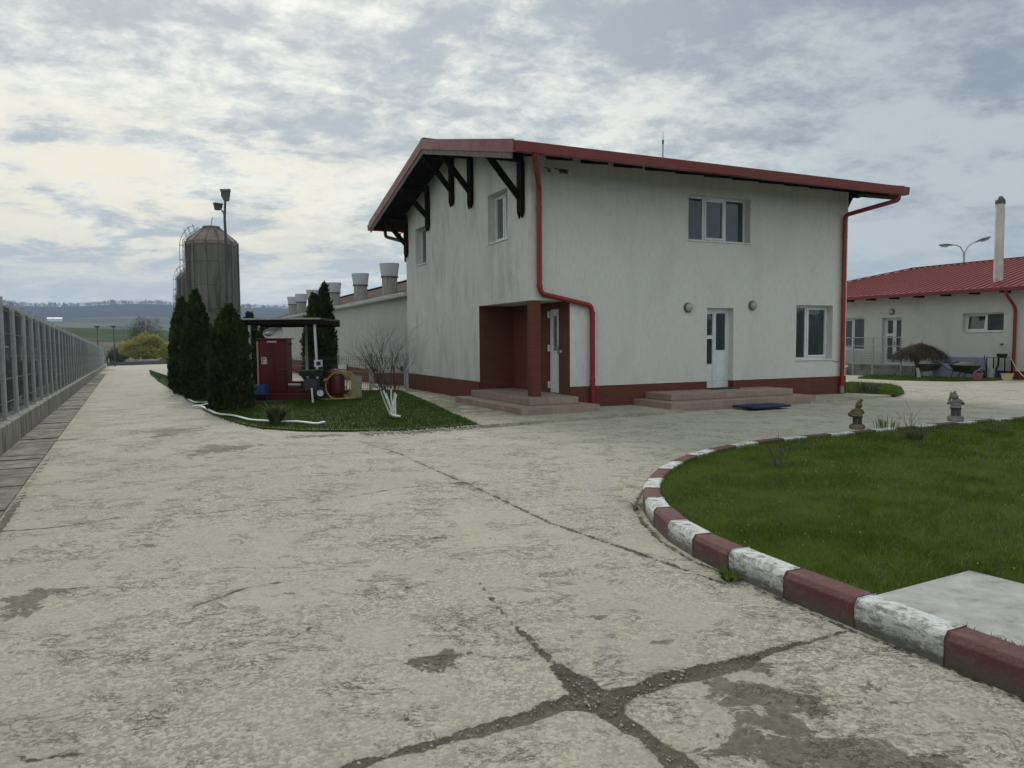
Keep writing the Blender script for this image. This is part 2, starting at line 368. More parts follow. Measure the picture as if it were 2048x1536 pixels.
M['spiky'] = leafmat('grey_green_spikes', (.06, .075, .04), (.17, .17, .09), trans=.2)
M['clover'] = leafmat('tiny_white_flowers', (.45, .45, .38), (.7, .7, .6))

# ---------------------------------------------------------------- ground shaders
def groundmat(name, worn=1.0, base=(.445, .419, .334)):
    m = bpy.data.materials.new(name); m.use_nodes = True; k = NT(m.node_tree)
    v = k.n('ShaderNodeTexCoord').outputs['Object']
    A = lambda n: k.n('ShaderNodeAttribute', attribute_name=n).outputs['Fac']
    nb = k.noise(v, .55, 6, .6, .3); nm = k.noise(v, 3.2, 9, .74, .3); nf = k.noise(v, 26, 6, .7); nn = k.noise(v, 110, 3, .7)
    ng = k.noise(v, 9.0, 9, .80, .2)
    c = k.mix(k.ramp(nb, .34, .66), tuple(x * .90 for x in base), tuple(x * 1.05 for x in base))
    # greyer, smoother strips where tyres run along the road
    wv = k.n('ShaderNodeMapping', i={'Vector': v, 'Rotation': (0, 0, R(-28)), 'Scale': (1, .05, 1)}).outputs[0]
    trk = k.math('MULTIPLY', k.ramp(k.noise(wv, 1.5, 6, .72), .46, .60), k.ramp(k.noise(v, .35, 2), .40, .60))
    c = k.mix(k.math('MULTIPLY', trk, .62), c, (base[0] * .84, base[1] * .86, base[2] * 1.0))
    # exposed, rougher aggregate where the laitance has worn off
    wear = k.ramp(k.noise(v, .9, 9, .70, .3), .40, .60)
    agg = k.n('ShaderNodeTexVoronoi', feature='F1', i={'Vector': v, 'Scale': 60.0, 'Randomness': 1.0}); ac = agg.outputs['Color']; ad = agg.outputs['Distance']
    acv = k.n('ShaderNodeSeparateColor', i={0: ac}).outputs[0]
    aggc = k.mix(k.ramp(k.math('ADD', k.math('MULTIPLY', acv, .5), k.math('MULTIPLY', nn, .5)), .30, .75), tuple(x * .50 for x in base), tuple(min(x * 1.38, .8) for x in base))
    c = k.mix(k.math('ADD', .16, k.math('MULTIPLY', wear, .42)), c, aggc)
    # ragged dirt caught in the rough: dark specks and short broken marks at every size
    c = k.mix(k.math('MULTIPLY', k.ramp(ng, .50, .62), k.math('ADD', .12, k.math('MULTIPLY', wear, .42))), c, tuple(x * .50 for x in base))
    c = k.mix(k.math('MULTIPLY', k.ramp(nm, .54, .68), k.math('ADD', .08, k.math('MULTIPLY', wear, .28))), c, tuple(x * y for x, y in zip(base, (.55, .54, .50))))
    c = k.mix(k.math('MULTIPLY', k.ramp(ng, .46, .34), .35), c, tuple(min(x * 1.22, .8) for x in base))
    # thin torn scratches, longer than wide
    sm_ = k.n('ShaderNodeMapping', i={'Vector': v, 'Rotation': (0, 0, R(12)), 'Scale': (1, 1.7, 1)}).outputs[0]
    scr = k.math('MULTIPLY', k.ramp(k.math('ABSOLUTE', k.math('SUBTRACT', k.noise(sm_, 3.0, 8, .75, .6), .5)), .012, .0), k.ramp(k.noise(v, 1.7, 4, .6), .48, .58))
    c = k.mix(k.math('MULTIPLY', scr, k.math('ADD', .12, k.math('MULTIPLY', wear, .4))), c, (.085, .08, .062))
    # small dark pits
    pit = k.n('ShaderNodeTexVoronoi', feature='F1', i={'Vector': v, 'Scale': 11.0}); pc = k.n('ShaderNodeSeparateColor', i={0: pit.outputs['Color']})
    pr = k.math('MULTIPLY', k.ramp(pc.outputs[0], .72, 1.0, 0, .16), k.ramp(nm, .4, .6))
    pm = k.ramp(k.math('SUBTRACT', pit.outputs['Distance'], k.math('ADD', pr, k.math('MULTIPLY', k.math('SUBTRACT', nf, .5), .12))), .02, -.04)
    pm = k.math('MULTIPLY', pm, k.ramp(pc.outputs[0], .70, .76))
    c = k.mix(k.math('MULTIPLY', pm, .75), c, (.075, .07, .055))
    # hairline map cracks from a distorted cell pattern, only in places
    dv = k.vmath('ADD', v, None); sc = k.n('ShaderNodeVectorMath', operation='SCALE', i={0: k.n('ShaderNodeTexNoise', i={'Vector': v, 'Scale': 2.2, 'Detail': 6.0}).outputs['Color']}); k.set(sc, 3, .55)
    k.set(dv, 1, sc.outputs[0])
    ce = k.n('ShaderNodeTexVoronoi', feature='DISTANCE_TO_EDGE', i={'Vector': dv.outputs[0], 'Scale': .62}).outputs['Distance']
    hair = k.math('MULTIPLY', k.ramp(ce, .010, .001), k.ramp(k.noise(v, .9, 4), .52, .66))
    c = k.mix(k.math('MULTIPLY', hair, .40), c, (.08, .075, .058))
    # surveyed joints, broken cracks and damp mud patches (signed distances stored on the mesh)
    e1 = k.math('MULTIPLY', k.math('SUBTRACT', nf, .5), .05); e2 = k.math('MULTIPLY', k.math('SUBTRACT', k.noise(v, 6, 7, .62), .5), .17)
    ck = k.math('ADD', k.math('SUBTRACT', A('crack'), .004), k.math('ADD', e1, k.math('MULTIPLY', e2, .6)))
    cm = k.ramp(ck, .006, -.010)
    mud = k.mix(k.ramp(nf, .3, .7), (.050, .043, .026), (.098, .086, .055))
    grit = k.mix(k.ramp(acv, .55, .98), (.085, .078, .056), (.27, .255, .205))
    mud = k.mix(k.math('MULTIPLY', k.ramp(nm, .50, .60), .4), mud, grit)
    ns_ = k.noise(v, 5.5, 8, .72, .8)
    st = k.math('ADD', A('stain'), k.math('ADD', k.math('MULTIPLY', k.math('SUBTRACT', ns_, .5), 3.6), k.math('MULTIPLY', k.math('SUBTRACT', nf, .5), .8)))
    sm = k.math('MULTIPLY', k.ramp(st, .12, -.14), k.ramp(nb, .35, .65, .70, .95))
    c = k.mix(sm, c, k.mix(k.ramp(nf, .35, .7), (.048, .041, .025), (.150, .132, .090)))
    c = k.mix(cm, c, mud)
    dust = k.ramp(ck, .09, .0, 0, .25); c = k.mix(k.math('MULTIPLY', dust, k.ramp(nm, .4, .6)), c, (.19, .175, .13))
    ms = k.math('MULTIPLY', A('moss'), k.ramp(nm, .36, .56)); c = k.mix(k.math('MULTIPLY', ms, .8), c, (.085, .088, .030))
    rough = k.math('SUBTRACT', .92, k.math('MULTIPLY', k.math('MAXIMUM', cm, sm), .22))
    p = k.n('ShaderNodeBsdfPrincipled', i={'Base Color': c, 'Roughness': rough, 'Specular IOR Level': .3})
    h = k.math('ADD', k.math('MULTIPLY', nf, .6), k.math('ADD', k.math('MULTIPLY', nm, 1.3), k.math('ADD', k.math('MULTIPLY', ng, 1.2), k.math('MULTIPLY', nn, .3))))
    h = k.math('SUBTRACT', h, k.math('MULTIPLY', k.math('MULTIPLY', ad, wear), .5))
    h = k.math('SUBTRACT', h, k.math('ADD', k.math('MULTIPLY', pm, .7), k.math('ADD', k.math('MULTIPLY', hair, 1.0), k.math('MULTIPLY', scr, .8))))
    h = k.math('SUBTRACT', h, k.math('MULTIPLY', cm, 1.4))
    k.set(p, 'Normal', k.n('ShaderNodeBump', i={'Height': h, 'Strength': .9, 'Distance': .013}).outputs[0])
    k.t.links.new(p.outputs[0], k.n('ShaderNodeOutputMaterial').inputs[0]); return m
M['yard'] = groundmat('worn_yard_concrete')

def fieldmat():
    m = bpy.data.materials.new('fields_and_woods'); m.use_nodes = True; k = NT(m.node_tree)
    v = k.n('ShaderNodeTexCoord').outputs['Object']
    s = k.n('ShaderNodeMapping', i={'Vector': v, 'Scale': (.0035, .006, .0)}).outputs[0]
    cell = k.n('ShaderNodeTexVoronoi', i={'Vector': s, 'Scale': 1.0}).outputs['Color']
    cc = k.n('ShaderNodeSeparateColor', i={0: cell})
    c = k.mix(k.ramp(cc.outputs[0], .2, .8), (.06, .085, .03), (.15, .13, .085))
    c = k.mix(k.ramp(cc.outputs[1], .55, .75), c, (.05, .10, .03))
    c = k.mix(k.math('MULTIPLY', k.ramp(k.noise(v, .02, 8, .6), .45, .62), .7), c, (.045, .05, .03))
    wood = k.n('ShaderNodeAttribute', attribute_name='wood').outputs['Fac']
    c = k.mix(k.ramp(k.math('ADD', wood, k.math('MULTIPLY', k.noise(v, .006, 6, .6), .6)), .65, .85), c, (.045, .04, .033))
    p = k.n('ShaderNodeBsdfPrincipled', i={'Base Color': c, 'Roughness': 1.0, 'Specular IOR Level': 0.0})
    k.t.links.new(p.outputs[0], k.n('ShaderNodeOutputMaterial').inputs[0]); return m
M['field'] = fieldmat()
M['soil'] = leafmat('lawn_soil', (.040, .066, .014), (.06, .09, .02), attr='none', trans=0)

# ---------------------------------------------------------------- terrain to the horizon
def profile(r, az):
    """height of the land at distance r (m) and azimuth az (rad, from +Y to +X)"""
    L = np.clip(-az / .5, -1, 1)
    pts_r = [0, 140, 200, 330, 620, 700, 900, 1150, 1500, 2000, 2500, 3400]
    base = np.interp(r, pts_r, [0, 0, -5, -3, 13, 12, 2, 2, 26, 52, 96, 100])
    base = base + np.where(r > 150, 6 * np.sin(az * 9 + 1) * np.clip((r - 150) / 900, 0, 1), 0)
    base = base + np.where(r > 1100, (18 * L + 9 * np.sin(az * 14 + .5) + 4 * np.sin(az * 37)) * np.clip((r - 1100) / 1300, 0, 1), 0)
    return base
rr = np.concatenate([[.3], np.geomspace(1.5, 150, 50), np.geomspace(160, 3400, 90)])
aa = np.linspace(-math.pi, math.pi, 721)[:-1]
RR, AA = np.meshgrid(rr, aa, indexing='ij')
X = RR * np.sin(AA); Y = RR * np.cos(AA)
tz = terr(np.clip(X, -75, 200), np.clip(Y, -60, 135))
wgt = np.clip((RR - 120) / 120, 0, 1)
Z = tz * (1 - wgt) + (-2.1) * wgt + profile(RR, AA) - .09
nr, na = RR.shape
idx = np.arange(nr * na).reshape(nr, na); nx = np.roll(idx, -1, axis=1)
F = np.stack([idx[:-1], idx[1:], nx[1:], nx[:-1]], -1).reshape(-1, 4)[:, ::-1]
wood = np.where((RR > 1900) & (RR < 3400), .62, 0) + np.where((RR > 880) & (RR < 1250), .22, 0)
g = npmesh('ground', np.stack([X, Y, Z], -1).reshape(-1, 3), F, M['field'], smooth=True, attrs={'wood': wood.ravel()})
tag(g, kind='structure')

# driveway: a fine grid near the camera, coarser away from it
def axis(lo, f0, f1, hi, st, gr=1.09, mx=2.5):
    a = list(np.arange(f0, f1 + 1e-6, st)); x, q = a[-1], st
    while x < hi: q = min(q * gr, mx); x += q; a.append(x)
    x, q = a[0], st
    while x > lo: q = min(q * gr, mx); x -= q; a.insert(0, x)
    return np.array(a)
xs = axis(-95, -4.6, 4.2, 32, .03); ys = axis(-6, 2.2, 10.0, 150, .03, 1.035)
X, Y = np.meshgrid(xs, ys, indexing='ij'); Z = terr(X, Y)
def seg_sdf(X, Y, pts):
    """pts: (x, y, halfwidth); distance to the tapering polyline minus its half width"""
    D = np.full(X.shape, 9.0)
    for (x0, y0, w0), (x1, y1, w1) in zip(pts[:-1], pts[1:]):
        dx, dy = x1 - x0, y1 - y0; L2 = dx * dx + dy * dy + 1e-9
        t = np.clip(((X - x0) * dx + (Y - y0) * dy) / L2, 0, 1)
        D = np.minimum(D, np.hypot(X - x0 - t * dx, Y - y0 - t * dy) - (w0 + t * (w1 - w0)))
    return D
def line(px):   # surveyed points of a crack: (px, py, half width in m)
    return [(G(a, b).x, G(a, b).y, h) for a, b, h in px]
CR = [
 line([(640, 1560, .018), (760, 1515, .022), (900, 1477, .026), (962, 1461, .030), (1056, 1435, .045), (1126, 1406, .055), (1193, 1400, .110), (1271, 1385, .035), (1330, 1360, .060), (1408, 1345, .062), (1478, 1326, .055), (1540, 1303, .020), (1622, 1281, .014), (1693, 1262, .002)]),
 line([(960, 1165, .002), (1005, 1225, .004), (1035, 1255, .010), (1068, 1289, .016), (1107, 1328, .022), (1142, 1355, .05), (1193, 1398, .105), (1232, 1437, .045), (1298, 1476, .034), (1349, 1519, .055), (1410, 1580, .075), (1460, 1650, .08)]),
 line([(720, 882, .010), (800, 908, .008), (870, 940, .010), (930, 965, .016), (1000, 998, .010), (1100, 1045, .012), (1200, 1080, .016), (1300, 1115, .018), (1380, 1143, .010), (1450, 1168, .006)]),
 line([(0, 1063, .004), (90, 1057, .010), (135, 1052, .010), (230, 1036, .003), (300, 1034, .004), (420, 1026, .003), (480, 1018, .002)]),
 line([(600, 1008, .002), (690, 995, .003), (800, 976, .004), (930, 965, .006)]),
 line([(370, 1216, .001), (420, 1202, .003), (490, 1176, .003), (560, 1165, .001)]),
 line([(1150, 860, .004), (1240, 872, .006), (1330, 888, .004)]),
 line([(620, 1255, .001), (560, 1290, .001)]),
 line([(1345, 862, .012), (1420, 873, .012), (1480, 880, .010)]),
 line([(1240, 905, .003), (1100, 886, .004), (980, 874, .002)]),
 line([(0, 1500, .002), (60, 1520, .003), (180, 1505, .002)]),
 [(x - .012 * (1 if y < 7 else .6), y - .006 + (.02 if y > 7 else 0), .004 + .012 * abs(math.sin(x * 7 + y * 5))) for x, y in ((2.92, 1.75), (2.56, 2.45), (2.245, 3.155), (2.097, 3.497), (1.867, 3.92), (1.648, 4.40), (1.455, 4.90), (1.29, 5.24), (1.18, 5.73), (1.14, 6.30), (1.16, 6.85), (1.26, 7.25), (1.41, 7.72), (1.62, 8.235))],
 [(FS(s, -.98).x, FS(s, -.98).y, .02 + .012 * math.sin(s * 1.7)) for s in np.arange(2, 60, 1.0)],
]
crack = np.full(X.shape, 9.0)
for c in CR: crack = np.minimum(crack, seg_sdf(X, Y, c))
ST = [(50, 1202, 58, 26), (110, 1180, 40, 10), (885, 1320, 62, 24), (1455, 1368, 70, 26), (1530, 1392, 95, 30), (1620, 1422, 95, 15), (1560, 1452, 80, 44), (1600, 1500, 150, 48), (1740, 1522, 150, 40), (1480, 1495, 80, 36), (1500, 1330, 40, 20),
      (1745, 1378, 55, 18), (1810, 1408, 50, 9), (1310, 1285, 60, 11), (1195, 1235, 45, 14), (440, 898, 95, 9), (345, 862, 70, 8), (510, 922, 35, 8), (125, 880, 50, 5), (930, 966, 45, 7), (385, 1115, 28, 9), (730, 1162, 40, 9), (640, 1140, 45, 5), (570, 1187, 40, 4),
      (820, 860, 70, 6), (640, 872, 60, 4), (755, 1340, 12, 4), (25, 1168, 30, 8), (1160, 1160, 60, 12), (1010, 1195, 20, 9), (1960, 1388, 30, 9), (820, 1175, 40, 6), (300, 1092, 40, 6), (880, 1075, 50, 7), (1290, 1010, 22, 40), (1700, 1480, 30, 12), (960, 1400, 20, 16)]
stain = np.full(X.shape, 3.0)
for i_, (a, b, rx, ry) in enumerate(ST):
    c = G(a, b); c0 = G(a - rx, b); c1 = G(a, b - ry); ex = (c - c0).to_2d().length; ey = (c1 - c).to_2d().length
    if rx < 40 and i_ > 10: continue
    off = 0.0 if (i_ < 11 or b > 1500) else (.12 if b < 930 and rx >= 60 else .45)
    ph_ = rng.uniform(0, 6.28, 3); th_ = np.arctan2(Y - c.y, X - c.x); wob = 1 + .28 * np.sin(2 * th_ + ph_[0]) + .22 * np.sin(3 * th_ + ph_[1]) + .14 * np.sin(5 * th_ + ph_[2])
    stain = np.minimum(stain, np.hypot((X - c.x) / ex, (Y - c.y) / ey) / wob - .8 + off)
moss = np.clip(1 - np.abs(X * FY - Y * FX + 1.35) / .45, 0, 1)
HO_ = np.array((.4411, 16.4039)); ca_, sa_ = math.cos(R(25.345)), math.sin(R(25.345))
uu_ = (X - HO_[0]) * ca_ + (Y - HO_[1]) * sa_; vv_ = -(X - HO_[0]) * sa_ + (Y - HO_[1]) * ca_
dh_ = np.hypot(np.maximum(0, np.maximum(-2.2 - uu_, uu_ - 10.8)), np.maximum(0, np.maximum(-2.1 - vv_, vv_ - 9)))
Z = Z - .048 * np.clip(1 - dh_ / 1.6, 0, 1) ** 1.5
Z = Z + .012 * np.clip(crack / .03, -1, 0) + .0025 * np.sin(X * 3.1 + Y * 1.7) * np.sin(Y * 2.3 - X)
n0, n1 = X.shape; idx = np.arange(n0 * n1).reshape(n0, n1)
F = np.stack([idx[:-1, :-1], idx[1:, :-1], idx[1:, 1:], idx[:-1, 1:]], -1)
xc = (X[:-1, :-1] + X[1:, 1:]) / 2; yc = (Y[:-1, :-1] + Y[1:, 1:]) / 2
sc_ = xc * FX + yc * FY; tc_ = xc * FY - yc * FX
keep = (tc_ > -1.9) & ~((sc_ > 46) & (tc_ > 16)) & (sc_ < 158) & ~((sc_ < 46) & (tc_ > 60))
F = F[keep]
o = npmesh('driveway', np.stack([X, Y, Z], -1).reshape(-1, 3), F.reshape(-1, 4), M['yard'], smooth=True,
           attrs={'crack': crack.ravel(), 'stain': stain.ravel(), 'moss': moss.ravel() * .5})
tag(o, kind='structure')

# concrete slabs along the fence foot
mb = MB(); s = 1.0
while s < 70:
    a, b, c, d_ = FS(s, -1.60), FS(s, -1.03), FS(s + .468, -1.03), FS(s + .468, -1.60)
    lift = .012 + random.uniform(0, .014); tl = random.uniform(-.006, .006)
    top = [p + Vector((0, 0, lift + (tl if i < 2 else -tl))) for i, p in enumerate((a, b, c, d_))]
    bot = [p + Vector((0, 0, -.03)) for p in (a, b, c, d_)]
    mb.add(bot + top, [(4, 5, 6, 7)[::1], (0, 4, 7, 3), (0, 1, 5, 4), (1, 2, 6, 5), (2, 3, 7, 6)])
    s += .5
tag(mb.build('pavement', mat('damp_gutter_slabs', (.205, .198, .16), .85, var=.4, vscale=5, bump=.8, dirt=(.075, .073, .05), dscale=2.2, damt=.85, dlo=.42)), kind='structure')

# ---------------------------------------------------------------- lawns and grass
def inpoly(x, y, poly):
    r = np.zeros(x.shape, bool); n = len(poly)
    for i in range(n):
        x0, y0 = poly[i]; x1, y1 = poly[(i + 1) % n]
        if y0 == y1: continue
        c = ((y0 > y) != (y1 > y)) & (x < (x1 - x0) * (y - y0) / (y1 - y0) + x0); r ^= c
    return r
def sheet(name, poly, zf, mt, wall=.12, lip=0.0):
    """flat-topped lawn bed or slab with an edge going down into the ground"""
    bm = bmesh.new(); vs = [bm.verts.new((x, y, zf(x, y))) for x, y in poly]; bm.faces.new(vs)
    r = bmesh.ops.extrude_face_region(bm, geom=bm.faces[:]); top = [e for e in r['geom'] if isinstance(e, bmesh.types.BMVert)]
    for v in vs: v.co.z -= wall
    me = bpy.data.meshes.new(name); bmesh.ops.triangulate(bm, faces=[f for f in bm.faces if len(f.verts) > 4]); bm.to_mesh(me); bm.free()
    me.materials.append(mt); o = bpy.data.objects.new(name, me); COL.objects.link(o); return o
def densify(poly, st=.6):
    out = []
    for i, (x0, y0) in enumerate(poly):
        x1, y1 = poly[(i + 1) % len(poly)]; n = max(1, int(math.hypot(x1 - x0, y1 - y0) / st))
        out += [(x0 + (x1 - x0) * t / n, y0 + (y1 - y0) * t / n) for t in range(n)]
    return out
def blades(name, P, hgt, wid, mt, lean=.35, kind='stuff', bend=.5, label=None, cat=None, seg2=True):
    """P (n,3) roots; each blade is a bent tapering strip of two quads' worth of triangles"""
    n = len(P); th = rng.uniform(0, 2 * np.pi, n); ph = rng.uniform(0, 2 * np.pi, n)
    h = hgt * rng.uniform(.5, 1.25, n); wd = wid * rng.uniform(.7, 1.3, n); ln = lean * rng.uniform(.2, 1.5, n) * h
    a = np.stack([np.cos(th), np.sin(th), 0 * th], -1) * wd[:, None] * .5; l = np.stack([np.cos(ph), np.sin(ph), 0 * ph], -1) * ln[:, None]
    up = np.stack([0 * h, 0 * h, h], -1)
    v0 = P - a; v1 = P + a; m = P + up * .6 + l * .35; v2 = m - a * .7; v3 = m + a * .7; v4 = P + up * (1 - .25 * np.minimum(1, ln / h))[:, None] + l
    V = np.stack([v0, v1, v3, v2, v4], 1).reshape(-1, 3); b = np.arange(n)[:, None] * 5
    F = np.concatenate([b + [0, 1, 2], b + [0, 2, 3], b + [3, 2, 4]], 0)
    r = np.repeat(rng.uniform(0, 1, n), 5)
    o = npmesh(name, V, F, mt, attrs={'rnd': r}); tag(o, label, cat, kind=kind); return o
def scatter(poly, dens, zf, cond=None):
    xs = [p[0] for p in poly]; ys = [p[1] for p in poly]; A = (max(xs) - min(xs)) * (max(ys) - min(ys))
    n = int(A * dens); x = rng.uniform(min(xs), max(xs), n); y = rng.uniform(min(ys), max(ys), n)
    k_ = inpoly(x, y, poly)
    if cond is not None: k_ &= cond(x, y)
    x, y = x[k_], y[k_]; return np.stack([x, y, zf(x, y)], -1)

# kerb line (outer foot), surveyed, then smoothed
KP = [(3.30, 1.05), (2.92, 1.75), (2.56, 2.45), (2.245, 3.155), (2.097, 3.497), (1.867, 3.92), (1.648, 4.40), (1.455, 4.90), (1.29, 5.24), (1.19, 5.73), (1.15, 6.30), (1.17, 6.85), (1.27, 7.25), (1.42, 7.72), (1.63, 8.235), (1.90, 8.75), (2.22, 9.18),
      (2.55, 9.55), (2.92, 9.91), (3.32, 10.22), (3.72, 10.46), (4.17, 10.68), (4.62, 10.90), (5.07, 11.12), (5.48, 11.36), (5.88, 11.56), (6.43, 11.82), (6.88, 12.02), (7.26, 12.22), (7.83, 12.47), (8.586, 12.81), (9.13, 13.06), (10.5, 13.66), (13, 14.75), (18, 16.9), (26, 20.3)]
KP = np.array(KP)
for _ in range(2):
    q = KP.copy(); q[1:-1] = .25 * KP[:-2] + .5 * KP[1:-1] + .25 * KP[2:]; KP = q
seg = np.hypot(*np.diff(KP, axis=0).T); KS = np.concatenate([[0], np.cumsum(seg)])
def kat(s): return np.array([np.interp(s, KS, KP[:, 0]), np.interp(s, KS, KP[:, 1])])
def kframe(s):
    p = kat(s); t = kat(s + .05) - kat(s - .05); t = t / np.hypot(*t); return p, t, np.array([t[1], -t[0]])   # n points to the lawn
def near_s(x, y):
    ss = np.linspace(0, KS[-1], 4000); q = np.array([np.interp(ss, KS, KP[:, 0]), np.interp(ss, KS, KP[:, 1])]); return ss[np.argmin(np.hypot(q[0] - x, q[1] - y))]
anchor = [(0, near_s(2.097, 3.497)), (3, near_s(1.47, 4.905)), (8, near_s(1.20, 7.02)), (16, near_s(3.72, 10.46)), (24, near_s(7.26, 12.22))]
def bound(i):
    if i <= 0: return anchor[0][1] + i * .5
    if i >= 24: return anchor[-1][1] + (i - 24) * .49
    return float(np.interp(i, [a[0] for a in anchor], [a[1] for a in anchor]))
KH, KW = .165, .165
ordw = ['first', 'second', 'third', 'fourth', 'fifth', 'sixth', 'seventh', 'eighth', 'ninth', 'tenth', 'eleventh', 'twelfth', 'thirteenth', 'fourteenth', 'fifteenth', 'sixteenth', 'seventeenth', 'eighteenth', 'nineteenth', 'twentieth']
cnt = {0: 0, 1: 0}
for i in range(-2, 32):
    s0, s1 = bound(i) + .002, bound(i + 1) - .002
    sec = [(0, -.05), (0, KH * .80), (.022, KH), (KW - .008, KH + .002), (KW, KH - .006), (KW, -.05)]
    V = []; ns = 5
    jz = random.uniform(-.004, .004); jn = random.uniform(-.004, .004); jy = random.uniform(-.006, .006)
    for j in range(ns):
        p, t, n = kframe(s0 + (s1 - s0) * j / (ns - 1))
        for (a, z) in sec: V.append((p[0] + n[0] * (a + jn + jy * (j / 4 - .5)), p[1] + n[1] * (a + jn + jy * (j / 4 - .5)), z + jz))
    m_ = len(sec); Fc = [(j * m_ + q, j * m_ + q + 1, (j + 1) * m_ + q + 1, (j + 1) * m_ + q) for j in range(ns - 1) for q in range(m_ - 1)]
    Fc += [tuple(range(m_)), tuple((ns - 1) * m_ + q for q in range(m_))[::-1]]
    white = (i % 2 == 0); mb = MB(); c0, t0, n0_ = kframe((s0 + s1) / 2)
    mb.add(V, Fc, 0, tr(-c0[0], -c0[1], 0))
    o = mb.build('kerb_stone', M['kerb_white'] if white else M['kerb_red'], bevel=.006); o.location = (c0[0], c0[1], 0)
    if i >= -1:
        q = cnt[white]; cnt[white] += 1
        lab = f"{ordw[q]} {'chipped white' if white else 'dull red'} kerb stone round the lawn, counted from the near right end"
    else: lab = 'chipped white kerb stone just outside the near right corner'
    tag(o, lab, 'kerb stone', 'red and white kerb stones round the lawn')

inner = [tuple(kat(s) + kframe(s)[2] * (KW + .0)) for s in np.arange(.1, KS[-1] - .1, .25)]
lawn_r = inner + [(30, 14), (30, 1)]
ZL = lambda x, y: .130 + 0 * x
la = sheet('lawn', lawn_r, lambda x, y: .128, M['soil'], .2); tag(la, kind='structure')
# pale concrete pad in the lawn
q0 = np.array((2.04, 4.065)); e1 = np.array((.77, .415)); e1 /= np.hypot(*e1); e2 = np.array((.54, -.84)); e2 /= np.hypot(*e2)
q0 = q0 - e1 * .10
pad = [tuple(q0), tuple(q0 + e1 * .99), tuple(q0 + e1 * .99 + e2 * 2.6), tuple(q0 + e2 * 2.6)]
mb = MB(); mb.prism(pad, .02, .150); tag(mb.build('slab', M['conc_pale'], bevel=.008), 'pale square concrete slab set into the lawn against the kerb', 'concrete slab')
PADP = [tuple(np.array(p)) for p in pad]
notpad = lambda x, y: ~inpoly(x, y, PADP)
def dband(a, b):
    return lambda x, y: (np.hypot(x, y) >= a) & (np.hypot(x, y) < b) & notpad(x, y) & (np.abs(np.arctan2(x, y)) < .95)
near = [(p[0], p[1]) for p in inner if math.hypot(*p) < 9] + [(12, 12), (12, 3)]
Ps = [scatter([(0, 2.5), (8, 2.5), (8, 8), (0, 8)], 7000, ZL, lambda x, y: dband(0, 6)(x, y) & inpoly(x, y, lawn_r)),
      scatter([(0, 3), (12, 3), (12, 11), (0, 11)], 3200, ZL, lambda x, y: dband(6, 10)(x, y) & inpoly(x, y, lawn_r))]
blades('grass', np.concatenate(Ps), .042, .0042, M['grass'], lean=.7)
Pf = scatter([(1, 5), (24, 5), (24, 19), (1, 19)], 900, ZL, lambda x, y: dband(10, 26)(x, y) & inpoly(x, y, lawn_r))
blades('grass', Pf, .048, .011, M['grass'], lean=.7)
# taller tufts and dry straws through the lawn, fringe over the kerb
Pt = scatter([(1, 3), (14, 3), (14, 16), (1, 16)], 45, ZL, lambda x, y: dband(0, 18)(x, y) & inpoly(x, y, lawn_r))
Pt = np.repeat(Pt, 7, axis=0) + rng.normal(0, .022, (len(Pt) * 7, 3)) * [1, 1, 0]
blades('grass', Pt, .075, .005, M['grass'], lean=.8)
Pd = scatter([(1, 3), (14, 3), (14, 16), (1, 16)], 480, lambda x, y: .135 + 0 * x, lambda x, y: dband(0, 16)(x, y) & inpoly(x, y, lawn_r) & (np.sin(x * 1.9 + 1) + np.sin(y * 2.3 - x) > -.1))
blades('dry_grass', Pd, .045, .004, M['grass_dry'], lean=1.6)
Pw = scatter([(1, 3), (14, 3), (14, 14), (1, 14)], 60, lambda x, y: .160 + 0 * x, lambda x, y: dband(0, 15)(x, y) & inpoly(x, y, lawn_r) & (np.sin(x * 2.3) * np.sin(y * 1.7 + 1) > .1))
blades('lawn_flowers', Pw[::3], .010, .007, M['clover'], lean=1.0, kind='stuff')
sf = rng.uniform(2.0, KS[-1] - 14, 2600); fr_ = np.array([np.concatenate([kat(s) + kframe(s)[2] * (KW - rng.uniform(-.02, .012)), [.135]]) for s in sf])
fr_ = fr_[notpad(fr_[:, 0], fr_[:, 1])]; blades('grass', fr_, .05, .005, M['grass'], lean=.9)

# left lawn in front of the shelter
def GP(*pts, h=0.0): return [(G(a, b, h).x, G(a, b, h).y) for a, b in pts]
lawn_l = GP((300, 741), (304, 750), (322, 765), (350, 782), (385, 803), (420, 824), (455, 840), (485, 850), (525, 858), (600, 863), (700, 864), (800, 862), (880, 857), (952, 850), (930, 840), (900, 828), (865, 811), (830, 795), (800, 783), (745, 783)) + [(-9.5, 25.2), (-14.5, 34.0), (-20.5, 44.5)]
zt = lambda x, y: terr(x, y) + .035
tag(sheet('lawn', densify(lawn_l, .9), lambda x, y: T(x, y) + .034, M['soil'], .15), kind='structure')
Pl = scatter(lawn_l, 1500, zt, lambda x, y: (np.hypot(x, y) < 27)); Pe = []
for i in range(14):
    (x0, y0), (x1, y1) = lawn_l[i], lawn_l[i + 1]
    n = int(math.hypot(x1 - x0, y1 - y0) * 90); t = rng.uniform(0, 1, n)
    x = x0 + (x1 - x0) * t + rng.normal(0, .05, n); y = y0 + (y1 - y0) * t + rng.normal(0, .05, n); Pe.append(np.stack([x, y, terr(x, y)], -1))
Pl2 = scatter(lawn_l, 160, zt, lambda x, y: (np.hypot(x, y) >= 27))
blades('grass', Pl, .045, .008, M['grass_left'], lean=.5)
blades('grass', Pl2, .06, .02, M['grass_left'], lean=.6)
blades('grass', np.concatenate(Pe), .05, .008, M['grass_left'], lean=.9)

